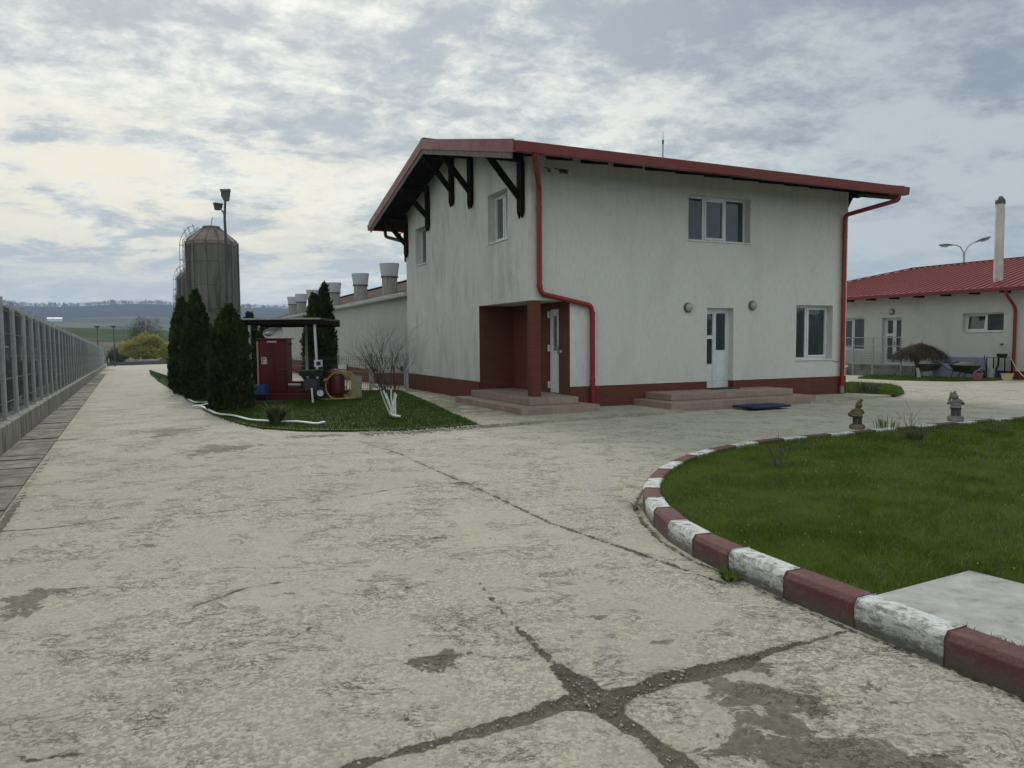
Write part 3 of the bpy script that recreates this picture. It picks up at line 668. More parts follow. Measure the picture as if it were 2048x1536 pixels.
# small green bed behind the house corner and the strip before the low house
bed = GP((1680, 786), (1700, 787), (1790, 791), (1808, 786), (1802, 777), (1780, 771), (1705, 767), (1680, 768))
tag(sheet('lawn', bed, lambda x, y: T(x, y) + .03, M['soil'], .12), kind='structure')
blades('grass', scatter(bed, 900, zt), .06, .012, M['grass'])
strip = GP((1715, 757), (1800, 761), (1900, 763), (1985, 762), (2015, 760), (1900, 757), (1830, 755), (1745, 752))
tag(sheet('lawn', strip, lambda x, y: T(x, y) + .03, M['soil'], .12), kind='structure')
blades('grass', scatter(strip, 700, zt), .06, .014, M['grass'])
verge = [(FS(s, t).x, FS(s, t).y) for s, t in ((46, 16.5), (120, 16.5), (160, 60), (46, 60))]

# pebbles lying in the broken joints and along the lawn edge
ico = bmesh.new(); bmesh.ops.create_icosphere(ico, subdivisions=1, radius=1); iv = np.array([v.co[:] for v in ico.verts]); if_ = np.array([[v.index for v in f.verts] for f in ico.faces]); ico.free()
V = []; F = []; nb = 0
def pebble(x, y, z, r):
    global nb
    a = rng.uniform(0, 6.28); c, s = math.cos(a), math.sin(a); sc = np.array([rng.uniform(.7, 1.3), rng.uniform(.6, 1.1), rng.uniform(.45, .8)]) * r
    v = iv * sc * (1 + rng.normal(0, .12, (len(iv), 1))); v = np.stack([v[:, 0] * c - v[:, 1] * s, v[:, 0] * s + v[:, 1] * c, v[:, 2]], -1) + [x, y, z]
    V.append(v); F.append(if_ + nb); nb += len(iv)
for c in CR[:2]:
    for (x0, y0, w0), (x1, y1, w1) in zip(c[:-1], c[1:]):
        L = math.hypot(x1 - x0, y1 - y0)
        for _ in range(int(L * (w0 + w1) * 900)):
            t = rng.uniform(); x = x0 + (x1 - x0) * t + rng.normal(0, (w0 + w1) * .38); y = y0 + (y1 - y0) * t + rng.normal(0, (w0 + w1) * .38)
            pebble(x, y, -.004, rng.choice([.003, .004, .005, .007, .010], p=[.35, .3, .2, .1, .05]))
for _ in range(330):
    a, b = G(700 + rng.uniform(0, 260), 0, 0) if False else (0, 0)
    t = rng.uniform(); px = 720 + 240 * t; p = G(px, 866 - 14 * max(0, t - .35) / .65 + rng.normal(0, 2.4)); pebble(p.x, p.y, T(p.x, p.y) + .008, rng.uniform(.010, .030))
for _ in range(420):
    p = G(rng.uniform(100, 1500), 900 + 640 * rng.uniform() ** .7); pebble(p.x, p.y, 0, rng.uniform(.002, .0055))
o = npmesh('gravel', np.concatenate(V), np.concatenate(F), M['stone']); tag(o, kind='stuff')

# ---------------------------------------------------------------- the two-storey house
HO = Vector((.4411, 16.4039, 0)); HA = R(25.345)
house = empty('house', 'white two-storey house with red gable roof edge, brown brick plinth and corner porch', 'house', HO, HA)
eu = Vector((math.cos(HA), math.sin(HA), 0)); ev = Vector((-math.sin(HA), math.cos(HA), 0))
def HP(px, py, v=None, u=None):      # pixel on the house plane v=const or u=const -> local coordinates
    d = ray(px, py); n, c = (ev, v) if v is not None else (eu, u)
    t = ((HO + n * c) - Vector((0, 0, EYE))).dot(n) / d.dot(n); p = Vector((0, 0, EYE)) + d * t - HO
    return Vector((p.dot(eu), p.dot(ev), p.z))
ID = Matrix.Identity(4)
LF = Matrix(((0, 1, 0, 0), (1, 0, 0, 0), (0, 0, 1, 0), (0, 0, 0, 1)))     # left facade: x runs along v, depth along u
def wallgrid(mb, a0, a1, z0, z1, holes, Mx, rev=.22, mi=0):
    As = sorted({a0, a1, *[h[0] for h in holes], *[h[1] for h in holes]}); Zs = sorted({z0, z1, *[h[2] for h in holes], *[h[3] for h in holes]})
    As = [a for a in As if a0 <= a <= a1]; Zs = [z for z in Zs if z0 <= z <= z1]
    for i in range(len(As) - 1):
        for j in range(len(Zs) - 1):
            ca, cz = (As[i] + As[i + 1]) / 2, (Zs[j] + Zs[j + 1]) / 2
            if any(h[0] < ca < h[1] and h[2] < cz < h[3] for h in holes): continue
            mb.add([(As[i], 0, Zs[j]), (As[i + 1], 0, Zs[j]), (As[i + 1], 0, Zs[j + 1]), (As[i], 0, Zs[j + 1])], [(0, 1, 2, 3)], mi, Mx)
    for h in holes:
        if len(h) > 4: continue
        x0, x1, y0, y1 = h; y0 = max(y0, z0)
        for q in ([(x0, 0, y0), (x0, rev, y0), (x0, rev, y1), (x0, 0, y1)], [(x1, 0, y0), (x1, rev, y0), (x1, rev, y1), (x1, 0, y1)], [(x0, 0, y1), (x1, 0, y1), (x1, rev, y1), (x0, rev, y1)], [(x0, 0, y0), (x1, 0, y0), (x1, rev, y0), (x0, rev, y0)])[:(3 if y0 <= z0 else 4)]:
            mb.add(q, [(0, 1, 2, 3)], mi, Mx)
HU, HV = 9.84, 9.15; EZ, RZ_, RV = 5.575, 6.96, 4.62; OV, OE = .92, 1.10
def rzf(v): return EZ + (RZ_ - EZ) * (1 - abs(v - RV) / (RV + OE))       # top of the roof
PO = .98; PV = 2.98; PZ = 2.46; FZ = .31
fh = [(0, PO, 0, PZ, 1), (4.93, 5.79, .5, 2.345), (4.33, 6.31, 4.0, 5.12), (7.96, 9.32, .985, 2.455)]
lh = [(0, PV, 0, PZ, 1), (1.20, 2.345, 3.965, 5.15), (7.05, 8.15, 3.965, 5.11)]
mb = MB()
wallgrid(mb, 0, HU, .5, 5.60, fh, ID); wallgrid(mb, 0, HV, .5, 5.60, lh, LF)
mb.add([(0, 0, 5.6), (0, HV, 5.6), (0, HV, rzf(HV) - .12), (0, RV, RZ_ - .12), (0, 0, rzf(0) - .12)], [(0, 1, 2, 3, 4)])
mb.add([(0, 0, 5.6), (HU, 0, 5.6), (HU, 0, rzf(0) - .12), (0, 0, rzf(0) - .12)], [(0, 1, 2, 3)])
mb.add([(HU, 0, .0), (HU, HV, .0), (HU, HV, rzf(HV) - .12), (HU, RV, RZ_ - .12), (HU, 0, rzf(0) - .12)], [(0, 1, 2, 3, 4)])
mb.add([(0, HV, 0), (HU, HV, 0), (HU, HV, rzf(HV) - .12), (0, HV, rzf(HV) - .12)], [(0, 1, 2, 3)])
mb.add([(0, 0, PZ), (PO + .02, 0, PZ), (PO + .02, PV + .02, PZ), (0, PV + .02, PZ)], [(0, 1, 2, 3)])     # porch ceiling
mb.build('wall', M['stucco'], house)
# thin corner bead seen on the photo's facade corner
mb = MB(); PR = .014
wallgrid(mb, PO, HU, -.3, .5, [(4.93, 5.79, FZ, .6, 1)], tr(0, -PR, 0), mi=0)
mb.box(PO, HU, -PR + .001, 0, .497, .5015); mb.box(-PR + .001, 0, PV, HV, .497, .5015)
wallgrid(mb, PV, HV + PR, -.3, .5, [], LF @ tr(0, -PR, 0))
mb.add([(HU + PR, -PR, -.3), (HU + PR, HV, -.3), (HU + PR, HV, .5), (HU + PR, -PR, .5)], [(0, 1, 2, 3)]); mb.box(HU, HU + PR, -PR, HV, .497, .5015)
for x in (4.93, 5.79): mb.add([(x, -PR, FZ), (x, .22, FZ), (x, .22, .5), (x, -PR, .5)], [(0, 1, 2, 3)])
mb.build('plinth', M['brick'], house)
dv0, dv1 = HP(1117.5, 700, u=PO).y, HP(1097.5, 700, u=PO).y
mb = MB(); wallgrid(mb, 0, PV, FZ - .1, PZ, [(dv0, dv1, FZ, 2.30)], tr(PO, 0, 0) @ LF, rev=.10)
mb.add([(0, PV, FZ - .1), (PO, PV, FZ - .1), (PO, PV, PZ), (0, PV, PZ)], [(0, 1, 2, 3)])
mb.box(PO - .001, PO + .0, -PR, 0, 0, .0)
mb.build('porch_wall', M['brick'], house)
# facing return at the right edge of the porch opening
mb = MB(); mb.box(0.0, .235, 0.0, .20, FZ, PZ + .001); mb.build('porch_pillar', M['brick'], house, bevel=.006)
# roof
mb = MB(); U0, U1, V0, V1 = -OV, HU + .78, -OE, 2 * RV + OE; th = .05
for (va, vb) in ((V0, RV), (RV, V1)):
    za, zb = rzf(va), rzf(vb)
    mb.add([(U0, va, za), (U1, va, za), (U1, vb, zb), (U0, vb, zb), (U0, va, za - th), (U1, va, za - th), (U1, vb, zb - th), (U0, vb, zb - th)],
           [(0, 1, 2, 3), (7, 6, 5, 4), (0, 4, 5, 1), (3, 2, 6, 7), (0, 3, 7, 4), (1, 5, 6, 2)])
    n = 34
    for i in range(n + 1):       # standing seams
        x = U0 + .06 + (U1 - U0 - .12) * i / n; q1 = va + (.06 if va < RV else -.06); mb.beam((x, q1, rzf(q1) + .006), (x, vb, zb + .006), .022, .018)
mb.beam((U0 - .015, RV, RZ_ + .035), (U1 + .015, RV, RZ_ + .035), .22, .03)
mb.build('roof', M['red_metal'], house)
for u, sg in ((U0, -1), (U1, 1)):      # red rake flashing in overlapping lengths
    mb = MB()
    for (va, vb) in ((V0, RV), (V1, RV)):
        n = 4
        for i in range(n):
            a = va + (vb - va) * i / n; b = va + (vb - va) * (i + 1) / n; off = .002 * (i % 2)
            for (lo, hi, x0, x1) in ((-.235, .03, u + sg * (.002 + off), u + sg * (.022 + off)),):
                q = [(x, v, rzf(v) + z) for x in (x0, x1) for v, z in ((a, lo), (b, lo), (b, hi), (a, hi))]
                mb.add(q, [(0, 1, 2, 3), (7, 6, 5, 4), (0, 4, 5, 1), (1, 5, 6, 2), (2, 6, 7, 3), (3, 7, 4, 0)])
    mb.build('rake_flashing', M['red_metal'], house)
for u, sg in ((U0, -1), (U1, 1)):
    mb = MB()
    for (va, vb) in ((V0 + .12, RV), (V1 - .12, RV)):
        x0, x1 = u + sg * (-.03), u + sg * (-.002)
        q = [(x, v, rzf(v) + z) for x in (x0, x1) for v, z in ((va, -.36), (vb, -.36), (vb, -.10), (va, -.10))]
        mb.add(q, [(0, 1, 2, 3), (7, 6, 5, 4), (0, 4, 5, 1), (1, 5, 6, 2), (2, 6, 7, 3), (3, 7, 4, 0)])
    mb.build('fascia_board', M['wood_board'], house)
mb = MB()
for (va, vb) in ((V0 + .02, RV), (V1 - .02, RV)):      # boarded soffit
    mb.add([(U0 + .03, va, rzf(va) - .075), (U1 - .03, va, rzf(va) - .075), (U1 - .03, vb, rzf(vb) - .075), (U0 + .03, vb, rzf(vb) - .075),
            (U0 + .03, va, rzf(va) - .055), (U1 - .03, va, rzf(va) - .055), (U1 - .03, vb, rzf(vb) - .055), (U0 + .03, vb, rzf(vb) - .055)], [(0, 1, 2, 3), (7, 6, 5, 4), (0, 4, 5, 1), (1, 5, 6, 2), (2, 6, 7, 3), (3, 7, 4, 0)])
mb.build('soffit', M['wood_dark'], house)
for i in range(13):
    u = -.45 + i * (HU + .75) / 12
    mb = MB(); z = lambda v: rzf(v) - .075 - .10
    mb.beam((u, V0 + .06, z(V0 + .06)), (u, .35, z(.35)), .09, .20); mb.build('rafter', M['wood_dark'], house)
for i in range(3):
    u = -.45 + i * 1.0
    mb = MB(); mb.beam((u, V1 - .06, z(V1 - .06)), (u, HV - .3, z(HV - .3)), .09, .20); mb.build('rafter', M['wood_dark'], house)
# purlins with post-and-brace brackets on the gable walls
for side in (0, 1):
    for v, zb in ((.39, 4.33), (3.37, 5.02), (4.74, 5.30), (6.80, 4.90), (9.0, 4.33)):
        if side and v > 1: continue
        zt_ = rzf(v) - .30
        sx = (lambda u: u) if side == 0 else (lambda u: HU - u)
        mb = MB(); mb.beam((sx(-.88), v, zt_), (sx(.1), v, zt_), .12, .17)
        if side == 0:
            for dv in (-.075, .075):
                mb.beam((-.055, v + dv, zt_ - .09), (-.055, v + dv, zb + .12), .085, .085, up=(0, 1, 0))
                b = Vector((-.055, v + dv, zb + .12)); mb.add([b + Vector(p) for p in ((-.042, -.042, 0), (.042, -.042, 0), (.042, .042, 0), (-.042, .042, 0), (-.02, 0, -.14), (.02, 0, -.14))], [(0, 1, 5, 4), (1, 2, 5), (2, 3, 4, 5), (3, 0, 4)])
            mb.beam((-.80, v, zt_ - .06), (-.07, v, zb + .42), .075, .14); mb.beam((-.07, v, zt_ - .1), (-.07, v, zb + .2), .06, .05, up=(0, 1, 0))
        else:
            mb.beam((sx(-.45), v - .1, zt_ - .06), (sx(.0), v - .1, zb + .55), .10, .12)
        mb.build('bracket', M['wood_dark'], house)
# gutter, hoppers, down pipes
for (va, sg) in ((V0, -1), (V1, 1)):
    mb = MB(); z0 = EZ - .025; prof = [(0, 0), (-.0, -.19), (sg * .13, -.19), (sg * .15, -.01), (sg * .165, -.01), (sg * .145, -.205), (-.01 * sg, -.205)]
    vs = [(u, va + a, z0 + z) for u in (U0 - .02, U1 + .02) for a, z in prof]; n = len(prof)
    mb.add(vs, [(i, (i + 1) % n, n + (i + 1) % n, n + i) for i in range(n)] + [tuple(range(n)), tuple(range(n, 2 * n))])
    mb.build('gutter', M['red_metal'] if sg < 0 else M['red_pipe'], house)  # back gutter takes the darker pipe red, its shadow put into the colour
def pipe(pts, name='downpipe', r=.058, parent=None, mt=None, bands=()):
    P = [Vector(p) for p in pts]; out = [P[0]]
    for i in range(1, len(P) - 1):     # round the elbows
        a = (P[i - 1] - P[i]); b = (P[i + 1] - P[i]); q = min(.14, a.length * .4, b.length * .4); a.normalize(); b.normalize()
        for t in (0, .25, .5, .75, 1): out.append((P[i] + a * q) * (1 - t) ** 2 + P[i] * 2 * t * (1 - t) + (P[i] + b * q) * t ** 2)
    out.append(P[-1]); mb = MB(); mb.tube(out, r, 12)
    for (p, q) in bands: mb.tube([p, q], r + .009, 12)
    return mb.build(name, mt or M['red_pipe'], parent or house, smooth=True)
g0 = HP(1070, 306, v=V0 - .07)
a = HP(1078, 372, v=-.09); b = HP(1080, 574, v=-.09); c = HP(1088, 588, v=-.09); d = HP(1176, 611, v=-.09); e = HP(1185, 628, v=-.09)
pipe([(g0.x, V0 - .07, 5.36), (g0.x + .01, V0 - .03, 5.24), (a.x, -.09, a.z), (a.x, -.09, b.z), (a.x + .06, -.09, c.z), (e.x - .05, -.09, d.z), (e.x, -.09, e.z), (e.x, -.09, .15)],
     bands=[(Vector((a.x, -.09, 4.45)), Vector((a.x, -.09, 4.50))), (Vector((a.x, -.09, b.z)), Vector((a.x, -.09, b.z + .05))), (Vector((e.x, -.09, .60)), Vector((e.x, -.09, .66))), (Vector((e.x, -.09, 2.15)), Vector((e.x, -.09, 2.2)))])
pu = HP(1687, 600, v=-.09).x
pipe([(HU + .52, V0 - .07, 5.36), (HU + .50, V0 - .05, 5.20), (pu + .04, -.10, 4.93), (pu, -.09, 4.76), (pu, -.09, .22)], bands=[(Vector((pu, -.09, z)), Vector((pu, -.09, z + .05))) for z in (.7, 2.6, 4.3)])
mb = MB(); mb.tube([(pu, -.09, .02), (pu, -.09, .24)], .058, 12); mb.build('downpipe_foot', M['concrete_grey'], house, smooth=True)
pipe([(-.35, V1 + .07, 5.36), (-.35, V1, 5.15), (.02, HV + .10, 4.85), (.02, HV + .1, 4.2)], mt=M['steel_dark'])

def window(parent, Mx, a0, a1, z0, z1, cells, dep=.20, mt=None, sill=True, name='window', curt=None):
    """PVC window set back by dep; cells = (x0, x1, z0, z1, sash) in metres inside the opening"""
    fw = .055; mb = MB(); mb.box(a0, a1, dep, dep + .07, z0, z0 + fw, 0, Mx); mb.box(a0, a1, dep, dep + .07, z1 - fw, z1, 0, Mx)
    mb.box(a0, a0 + fw, dep, dep + .07, z0 + fw, z1 - fw, 0, Mx); mb.box(a1 - fw, a1, dep, dep + .07, z0 + fw, z1 - fw, 0, Mx)
    xs_ = sorted({c[1] for c in cells})[:-1]
    for x in xs_: mb.box(a0 + x - .03, a0 + x + .03, dep + .002, dep + .068, z0 + fw, z1 - fw, 0, Mx)
    for c in cells:
        if len(c) > 5 or not c[4]: continue
        x0, x1, y0, y1 = a0 + c[0] + .032, a0 + c[1] - .032, z0 + c[2] + fw + .004, z0 + c[3] - fw - .004; s = .055
        mb.box(x0, x1, dep - .018, dep + .05, y0, y0 + s, 0, Mx); mb.box(x0, x1, dep - .018, dep + .05, y1 - s, y1, 0, Mx)
        mb.box(x0, x0 + s, dep - .018, dep + .05, y0 + s, y1 - s, 0, Mx); mb.box(x1 - s, x1, dep - .018, dep + .05, y0 + s, y1 - s, 0, Mx)
    wn = mb.build(name, M['pvc'], parent, bevel=.004)
    for c in cells:
        s = .085 if c[4] else .03
        if len(c) > 5:     # a sash tilted open at the top, with its own frame
            sm = MB(); x0, x1, y0, y1 = a0 + c[0] + .032, a0 + c[1] - .032, z0 + c[2] + fw, z0 + c[3] - fw; t = .055
            Q = Mx @ tr(0, dep, y0) @ Matrix.Rotation(R(-7), 4, 'X') @ tr(0, 0, 0)
            h = y1 - y0
            sm.box(x0, x1, -.01, .05, 0, t, 0, Q); sm.box(x0, x1, -.01, .05, h - t, h, 0, Q); sm.box(x0, x0 + t, -.01, .05, t, h - t, 0, Q); sm.box(x1 - t, x1, -.01, .05, t, h - t, 0, Q)
            so = sm.build('sash', M['pvc'], wn, bevel=.003)
            pm = MB(); pm.box(x0 + t, x1 - t, .018, .024, t, h - t, 0, Q); pm.build('pane', mt or M['glass'], wn); continue
        pm = MB(); pm.box(a0 + c[0] + s - .01, a0 + c[1] - s + .01, dep + .028, dep + .034, z0 + c[2] + s + .02, z0 + c[3] - s - .02, 0, Mx); pm.build('pane', mt or M['glass'], wn)
    if sill: sb = MB(); sb.box(a0 - .03, a1 + .03, -.035, dep - .001, z0 - .022, z0 + .004, 0, Mx); sb.build('sill', M['pvc'], wn, bevel=.003)
    rb = MB(); rb.box(a0 - .3, a1 + .3, 1.1, 1.12, z0 - .3, z1 + .3, 0, Mx); rb.build('room', M['unlit_room'], wn)
    if curt:
        cm = MB()
        for (c0, c1) in curt:
            n = int((c1 - c0) / .025); vs = []
            for i in range(n + 1):
                x = a0 + c0 + (c1 - c0) * i / n; y = dep + .16 + .02 * math.sin(i * 1.3) + .008 * math.sin(i * 3.1)
                vs += [(x, y, z0 - .1), (x, y, z1 - .02)]
            cm.add(vs, [(2 * i, 2 * i + 2, 2 * i + 3, 2 * i + 1) for i in range(n)], 0, Mx)
        cm.build('curtain', M['curtain'], wn)
    return wn
W_ = 6.31 - 4.33
window(house, ID, 4.33, 6.31, 4.0, 5.12, [(0, .62, 0, 1.12, 0), (.62, 1.32, 0, 1.12, 1), (1.32, W_, 0, 1.12, 0)], mt=M['glass_blue'])
window(house, ID, 7.96, 9.32, .985, 2.455, [(0, .56, 0, 1.47, 0), (.56, 1.36, 0, 1.47, 1)], curt=[(.58, 1.30)])
window(house, LF, 1.20, 2.345, 3.965, 5.15, [(0, .57, 0, 1.185, 1, 'tilt'), (.57, 1.145, 0, 1.185, 1)])
window(house, LF, 7.05, 8.15, 3.965, 5.11, [(0, .62, 0, 1.145, 1, 'tilt'), (.62, 1.10, 0, 1.145, 0)])

def door(parent, Mx, a0, a1, z0, z1, split, dep=.18, panes=(), panels=(), handle=None, name='door', mt=None):
    mb = MB(); f = .05; mb.box(a0, a0 + f, dep, dep + .07, z0, z1, 0, Mx); mb.box(a1 - f, a1, dep, dep + .07, z0, z1, 0, Mx); mb.box(a0 + f, a1 - f, dep, dep + .07, z1 - f, z1, 0, Mx)
    holes = [(x0, x1, y0, y1) for x0, x1, y0, y1 in panes]
    As = sorted({a0 + f, a1 - f, *[h[0] for h in holes], *[h[1] for h in holes]}); Zs = sorted({z0 + .01, z1 - f, *[h[2] for h in holes], *[h[3] for h in holes]})
    for i in range(len(As) - 1):
        for j in range(len(Zs) - 1):
            ca, cz = (As[i] + As[i + 1]) / 2, (Zs[j] + Zs[j + 1]) / 2
            if any(h[0] < ca < h[1] and h[2] < cz < h[3] for h in holes): continue
            mb.box(As[i], As[i + 1], dep + .008, dep + .06, Zs[j], Zs[j + 1], 0, Mx)
    for x in split: mb.box(x - .012, x + .012, dep - .006, dep + .02, z0 + .01, z1 - f, 0, Mx)
    for (x0, x1, y0, y1) in panels:    # raised mouldings
        t = .018
        for b_ in ((x0, x1, y0, y0 + t), (x0, x1, y1 - t, y1), (x0, x0 + t, y0 + t, y1 - t), (x1 - t, x1, y0 + t, y1 - t)): mb.box(b_[0], b_[1], dep - .002, dep + .02, b_[2], b_[3], 0, Mx)
    for (x0, x1, y0, y1) in panes:
        t = .014
        for b_ in ((x0 - t, x1 + t, y0 - t, y0), (x0 - t, x1 + t, y1, y1 + t), (x0 - t, x0, y0, y1), (x1, x1 + t, y0, y1)): mb.box(b_[0], b_[1], dep - .004, dep + .02, b_[2], b_[3], 0, Mx)
    dr = mb.build(name, M['pvc'], parent)
    for (x0, x1, y0, y1) in panes: pm = MB(); pm.box(x0 - .004, x1 + .004, dep + .028, dep + .034, y0 - .004, y1 + .004, 0, Mx); pm.build('pane', mt or M['glass'], dr)
    if handle: hb = MB(); hx, hz, sg = handle; hb.box(hx - .02, hx + .02, dep - .02, dep - .003, hz - .11, hz + .11, 0, Mx); hb.tube([Mx @ Vector(p) for p in ((hx, dep - .02, hz + .03), (hx, dep - .055, hz + .03), (hx + sg * .12, dep - .055, hz + .03))], .009, 8); hb.build('handle', M['steel'], dr, smooth=True)
    rb = MB(); rb.box(a0 - .1, a1 + .1, .9, .92, z0, z1 + .1, 0, Mx); rb.build('room', M['unlit_room'], dr)
    return dr
x0, x1 = 4.93, 5.79; z0, z1 = FZ, 2.345
door(house, ID, x0, x1, z0, z1, [5.305], panes=[(5.03, 5.26, 1.66, 2.20), (5.03, 5.26, .93, 1.57), (5.37, 5.68, 1.28, 2.22)][:3], panels=[(5.03, 5.26, .42, .82), (5.37, 5.68, .42, 1.18)], handle=(5.02, 1.28, -1))
pd = (dv1 - dv0)
door(house, tr(PO, 0, 0) @ LF, dv0, dv1, FZ, 2.30, [], dep=.04, panes=[(dv0 + .16, dv1 - .16, 1.32, 2.15)], panels=[(dv0 + .14, dv1 - .14, .42, 1.2)], handle=(dv0 + .10, 1.35, 1))
for z in (.42, 1.3, 2.1): mb = MB(); mb.box(dv1 - .03, dv1 + .02, -.02, .03, z, z + .16, 0, tr(PO, 0, 0) @ LF); mb.build('hinge', M['pvc'], house)
mb = MB(); mb.ell((PO - .02, dv0 - .13, 1.30), (.03, .045, .045)); mb.build('door_bell', M['lamp_glass'], house, smooth=True)
# wall lamps: round bulkheads
for (px, py) in ((1378, 615), (1507, 611)):
    p = HP(px, py, v=-.05); mb = MB(); mb.lathe([(.125, 0), (.125, .035), (.112, .055), (.10, .058)], 28, tr(p.x, 0, p.z) @ Matrix.Rotation(R(90), 4, 'X'))
    L = mb.build('wall_lamp', M['glass_lamp_dark'], house, smooth=True); mb = MB()
    mb.lathe([(.104, .04), (.10, .075), (.08, .10), (.04, .118), (.001, .122)], 28, tr(p.x, 0, p.z) @ Matrix.Rotation(R(90), 4, 'X'), capt=False); mb.build('lamp_shade', M['lamp_glass'], L, smooth=True)
# tiled steps
def tier(name, poly, z0, z1):
    mb = MB(); mb.prism(poly, z0, z1); o = mb.build(name, M['tile'], house, bevel=.008); return o
tier('porch_step', [(-.70, -.93), (1.20, -.93), (1.20, -PR - .002), (-PR - .002, -PR - .002), (-PR - .002, 2.93), (-.70, 2.93)], -.15, .155)
tier('porch_floor', [(-.31, -.48), (.92, -.48), (.92, -PR - .003), (PO - .003, -PR - .003 + .01), (PO - .003, PV - .003), (-PR - .003, PV - .003), (-PR - .003, 2.83), (-.31, 2.83)], .155, FZ)
tier('door_step', [(2.72, -1.46), (7.18, -1.40), (7.18, -PR - .002), (2.72, -PR - .002)], -.15, .155)
tier('door_landing', [(3.05, -1.03), (6.83, -1.0), (6.83, -PR - .002), (5.78, -PR - .002), (5.78, .17), (4.94, .17), (4.94, -PR - .002), (3.05, -PR - .002)], .155, FZ)
# roof bits: lightning rod, security cameras under the eave, cables
rv = 4.62; p = HP(1326, 262, v=rv); q = HP(1326, 312, v=rv)
mb = MB(); mb.tube([(p.x, rv, RZ_ - .05), (p.x, rv, p.z - .35)], .016, 6); mb.tube([(p.x, rv, p.z - .40), (p.x, rv, p.z - .28)], .03, 8); mb.tube([(p.x, rv, p.z - .3), (p.x, rv, p.z)], [.010, .004], 6); mb.build('lightning_rod', M['steel_dark'], house, smooth=True)
for (u, v, a) in ((.62, -.22, -60), (.36, -.20, -120)):
    mb = MB(); Q = tr(u, v, 5.28) @ rz(R(a)) @ Matrix.Rotation(R(14), 4, 'Y'); mb.tube([Q @ Vector((0, 0, 0)), Q @ Vector((.19, 0, 0))], .038, 10); mb.box(-.01, .21, -.045, .045, .038, .05, 0, Q); mb.tube([(u, v, 5.28), (u - .02, v + .1, 5.36), (u - .02, -.002, 5.38)], .014, 6); mb.build('security_camera', M['steel_dark'], house, smooth=True)
mb = MB(); mb.tube([(-.34, HV + .05, 5.02), (-.18, HV + .05, 5.10)], .045, 8); mb.tube([(-.2, HV + .05, 5.1), (.0, HV + .05, 5.2)], .015, 6); mb.build('security_camera', M['steel_dark'], house, smooth=True)
a = HP(1665, 719, v=-.01); b = HP(1690, 716, v=-.04); mb = MB(); mb.tube([(9.33, -.008, .93), (9.5, -.02, .90), (9.62, -.06, .93), (9.70, -.10, .99)], .006, 5); mb.build('cable', M['black'], house)

# apron slab round the house, mats
apr = [(-2.10, -2.10), (-.5, -1.90), (2.1, -1.72), (2.9, -1.70), (2.9, -.5), (7.0, -.5), (7.0, -1.42), (8.6, -1.24), (10.55, -1.02), (10.9, -.6), (10.0, .6), (HU, .6), (HU, HV), (0, HV), (0, 9.4), (-.95, 9.4), (-.98, 5.4), (-1.25, 3.0), (-1.66, .9), (-1.95, -.6)]
ap = [(HO + eu * u + ev * v) for u, v in apr]
o = sheet('apron', [(p.x, p.y) for p in ap], lambda x, y: .014 + min(0, T(x, y) * .9), M['yard'], .30)
me = o.data
for n_, val in (('crack', 9.0), ('stain', 1.0)): at = me.attributes.new(n_, 'FLOAT', 'POINT'); at.data.foreach_set('value', [val] * len(me.vertices))
at = me.attributes.new('moss', 'FLOAT', 'POINT')
vals = []
for v in me.vertices:
    d_ = v.co - HO; uu, vv = d_.dot(eu), d_.dot(ev); vals.append(.9 if (vv > .5 and uu < -.5) else (.45 if vv > 3 else (.30 if vv < -.6 and uu < 5 else .12)))
at.data.foreach_set('value', vals); tag(o, kind='structure')
def rect_on(name, corners, z, h, mt, bev=.01):
    mb = MB(); mb.prism(corners, z, z + h); return mb.build(name, mt, bevel=bev)
bm_ = [(HO + eu * u + ev * v) for u, v in ((4.42, -2.18), (5.62, -2.12), (5.66, -1.50), (4.42, -1.50))]
mb = MB(); mb.prism([(p.x, p.y) for p in bm_], .0, .045); n_ = 9
o = mb.build('doormat', M['navy'], bevel=.012); tag(o, 'thick navy blue foot mat lying on the yard before the door steps', 'doormat')
gm_ = [(HO + eu * u + ev * v) for u, v in ((4.86, -.34), (5.72, -.34), (5.72, .06), (4.86, .06))]
mb = MB(); mb.prism([(p.x, p.y) for p in gm_], FZ + .002, FZ + .022); tag(mb.build('doormat', M['green_mat'], bevel=.006), 'thin dark green doormat on the landing at the white front door', 'doormat')

# ---------------------------------------------------------------- helpers for things placed by distance
def AT(px, py, y):                   # point seen at that pixel on the vertical plane y = const
    d = ray(px, py); t = y / d.y; return Vector((0, 0, EYE)) + d * t
def ground_at(px, y): p = AT(px, 700, y); return Vector((p.x, y, T(p.x, y)))

# ---------------------------------------------------------------- boundary fence on the left
f0 = FS(20, -1.6)
fence = empty('fence', 'long galvanised steel mesh fence on a low concrete wall along the road', 'fence', (0, 0, 0))
S0, SP, NP = 13.35, 1.655, 56
mb = MB()
n = 60; s_ = [S0 - 5 * SP + i * (NP + 5) * SP / n for i in range(n + 1)]; vs = []
for i, s in enumerate(s_):
    for t, z in ((-1.62, -.3), (-1.62, .40), (-1.64, .42), (-1.86, .42), (-1.88, .40), (-1.88, -.3)): vs.append(FS(s, t, z))
mb.add(vs, [(i * 6 + j, i * 6 + j + 1, (i + 1) * 6 + j + 1, (i + 1) * 6 + j) for i in range(n) for j in range(5)] + [tuple(range(6)), tuple(n * 6 + j for j in range(6))])
mb.build('foot_wall', mat('stained_foot_wall', (.25, .24, .21), .9, var=.35, vscale=6, bump=.5, stretch=(1.8, 1.8, .22), dirt=(.065, .06, .045), dscale=3.0, damt=.85, dlo=.44), fence)
fdv = Vector((FX, FY, -.0166)); fnv = Vector((FY, -FX, 0))
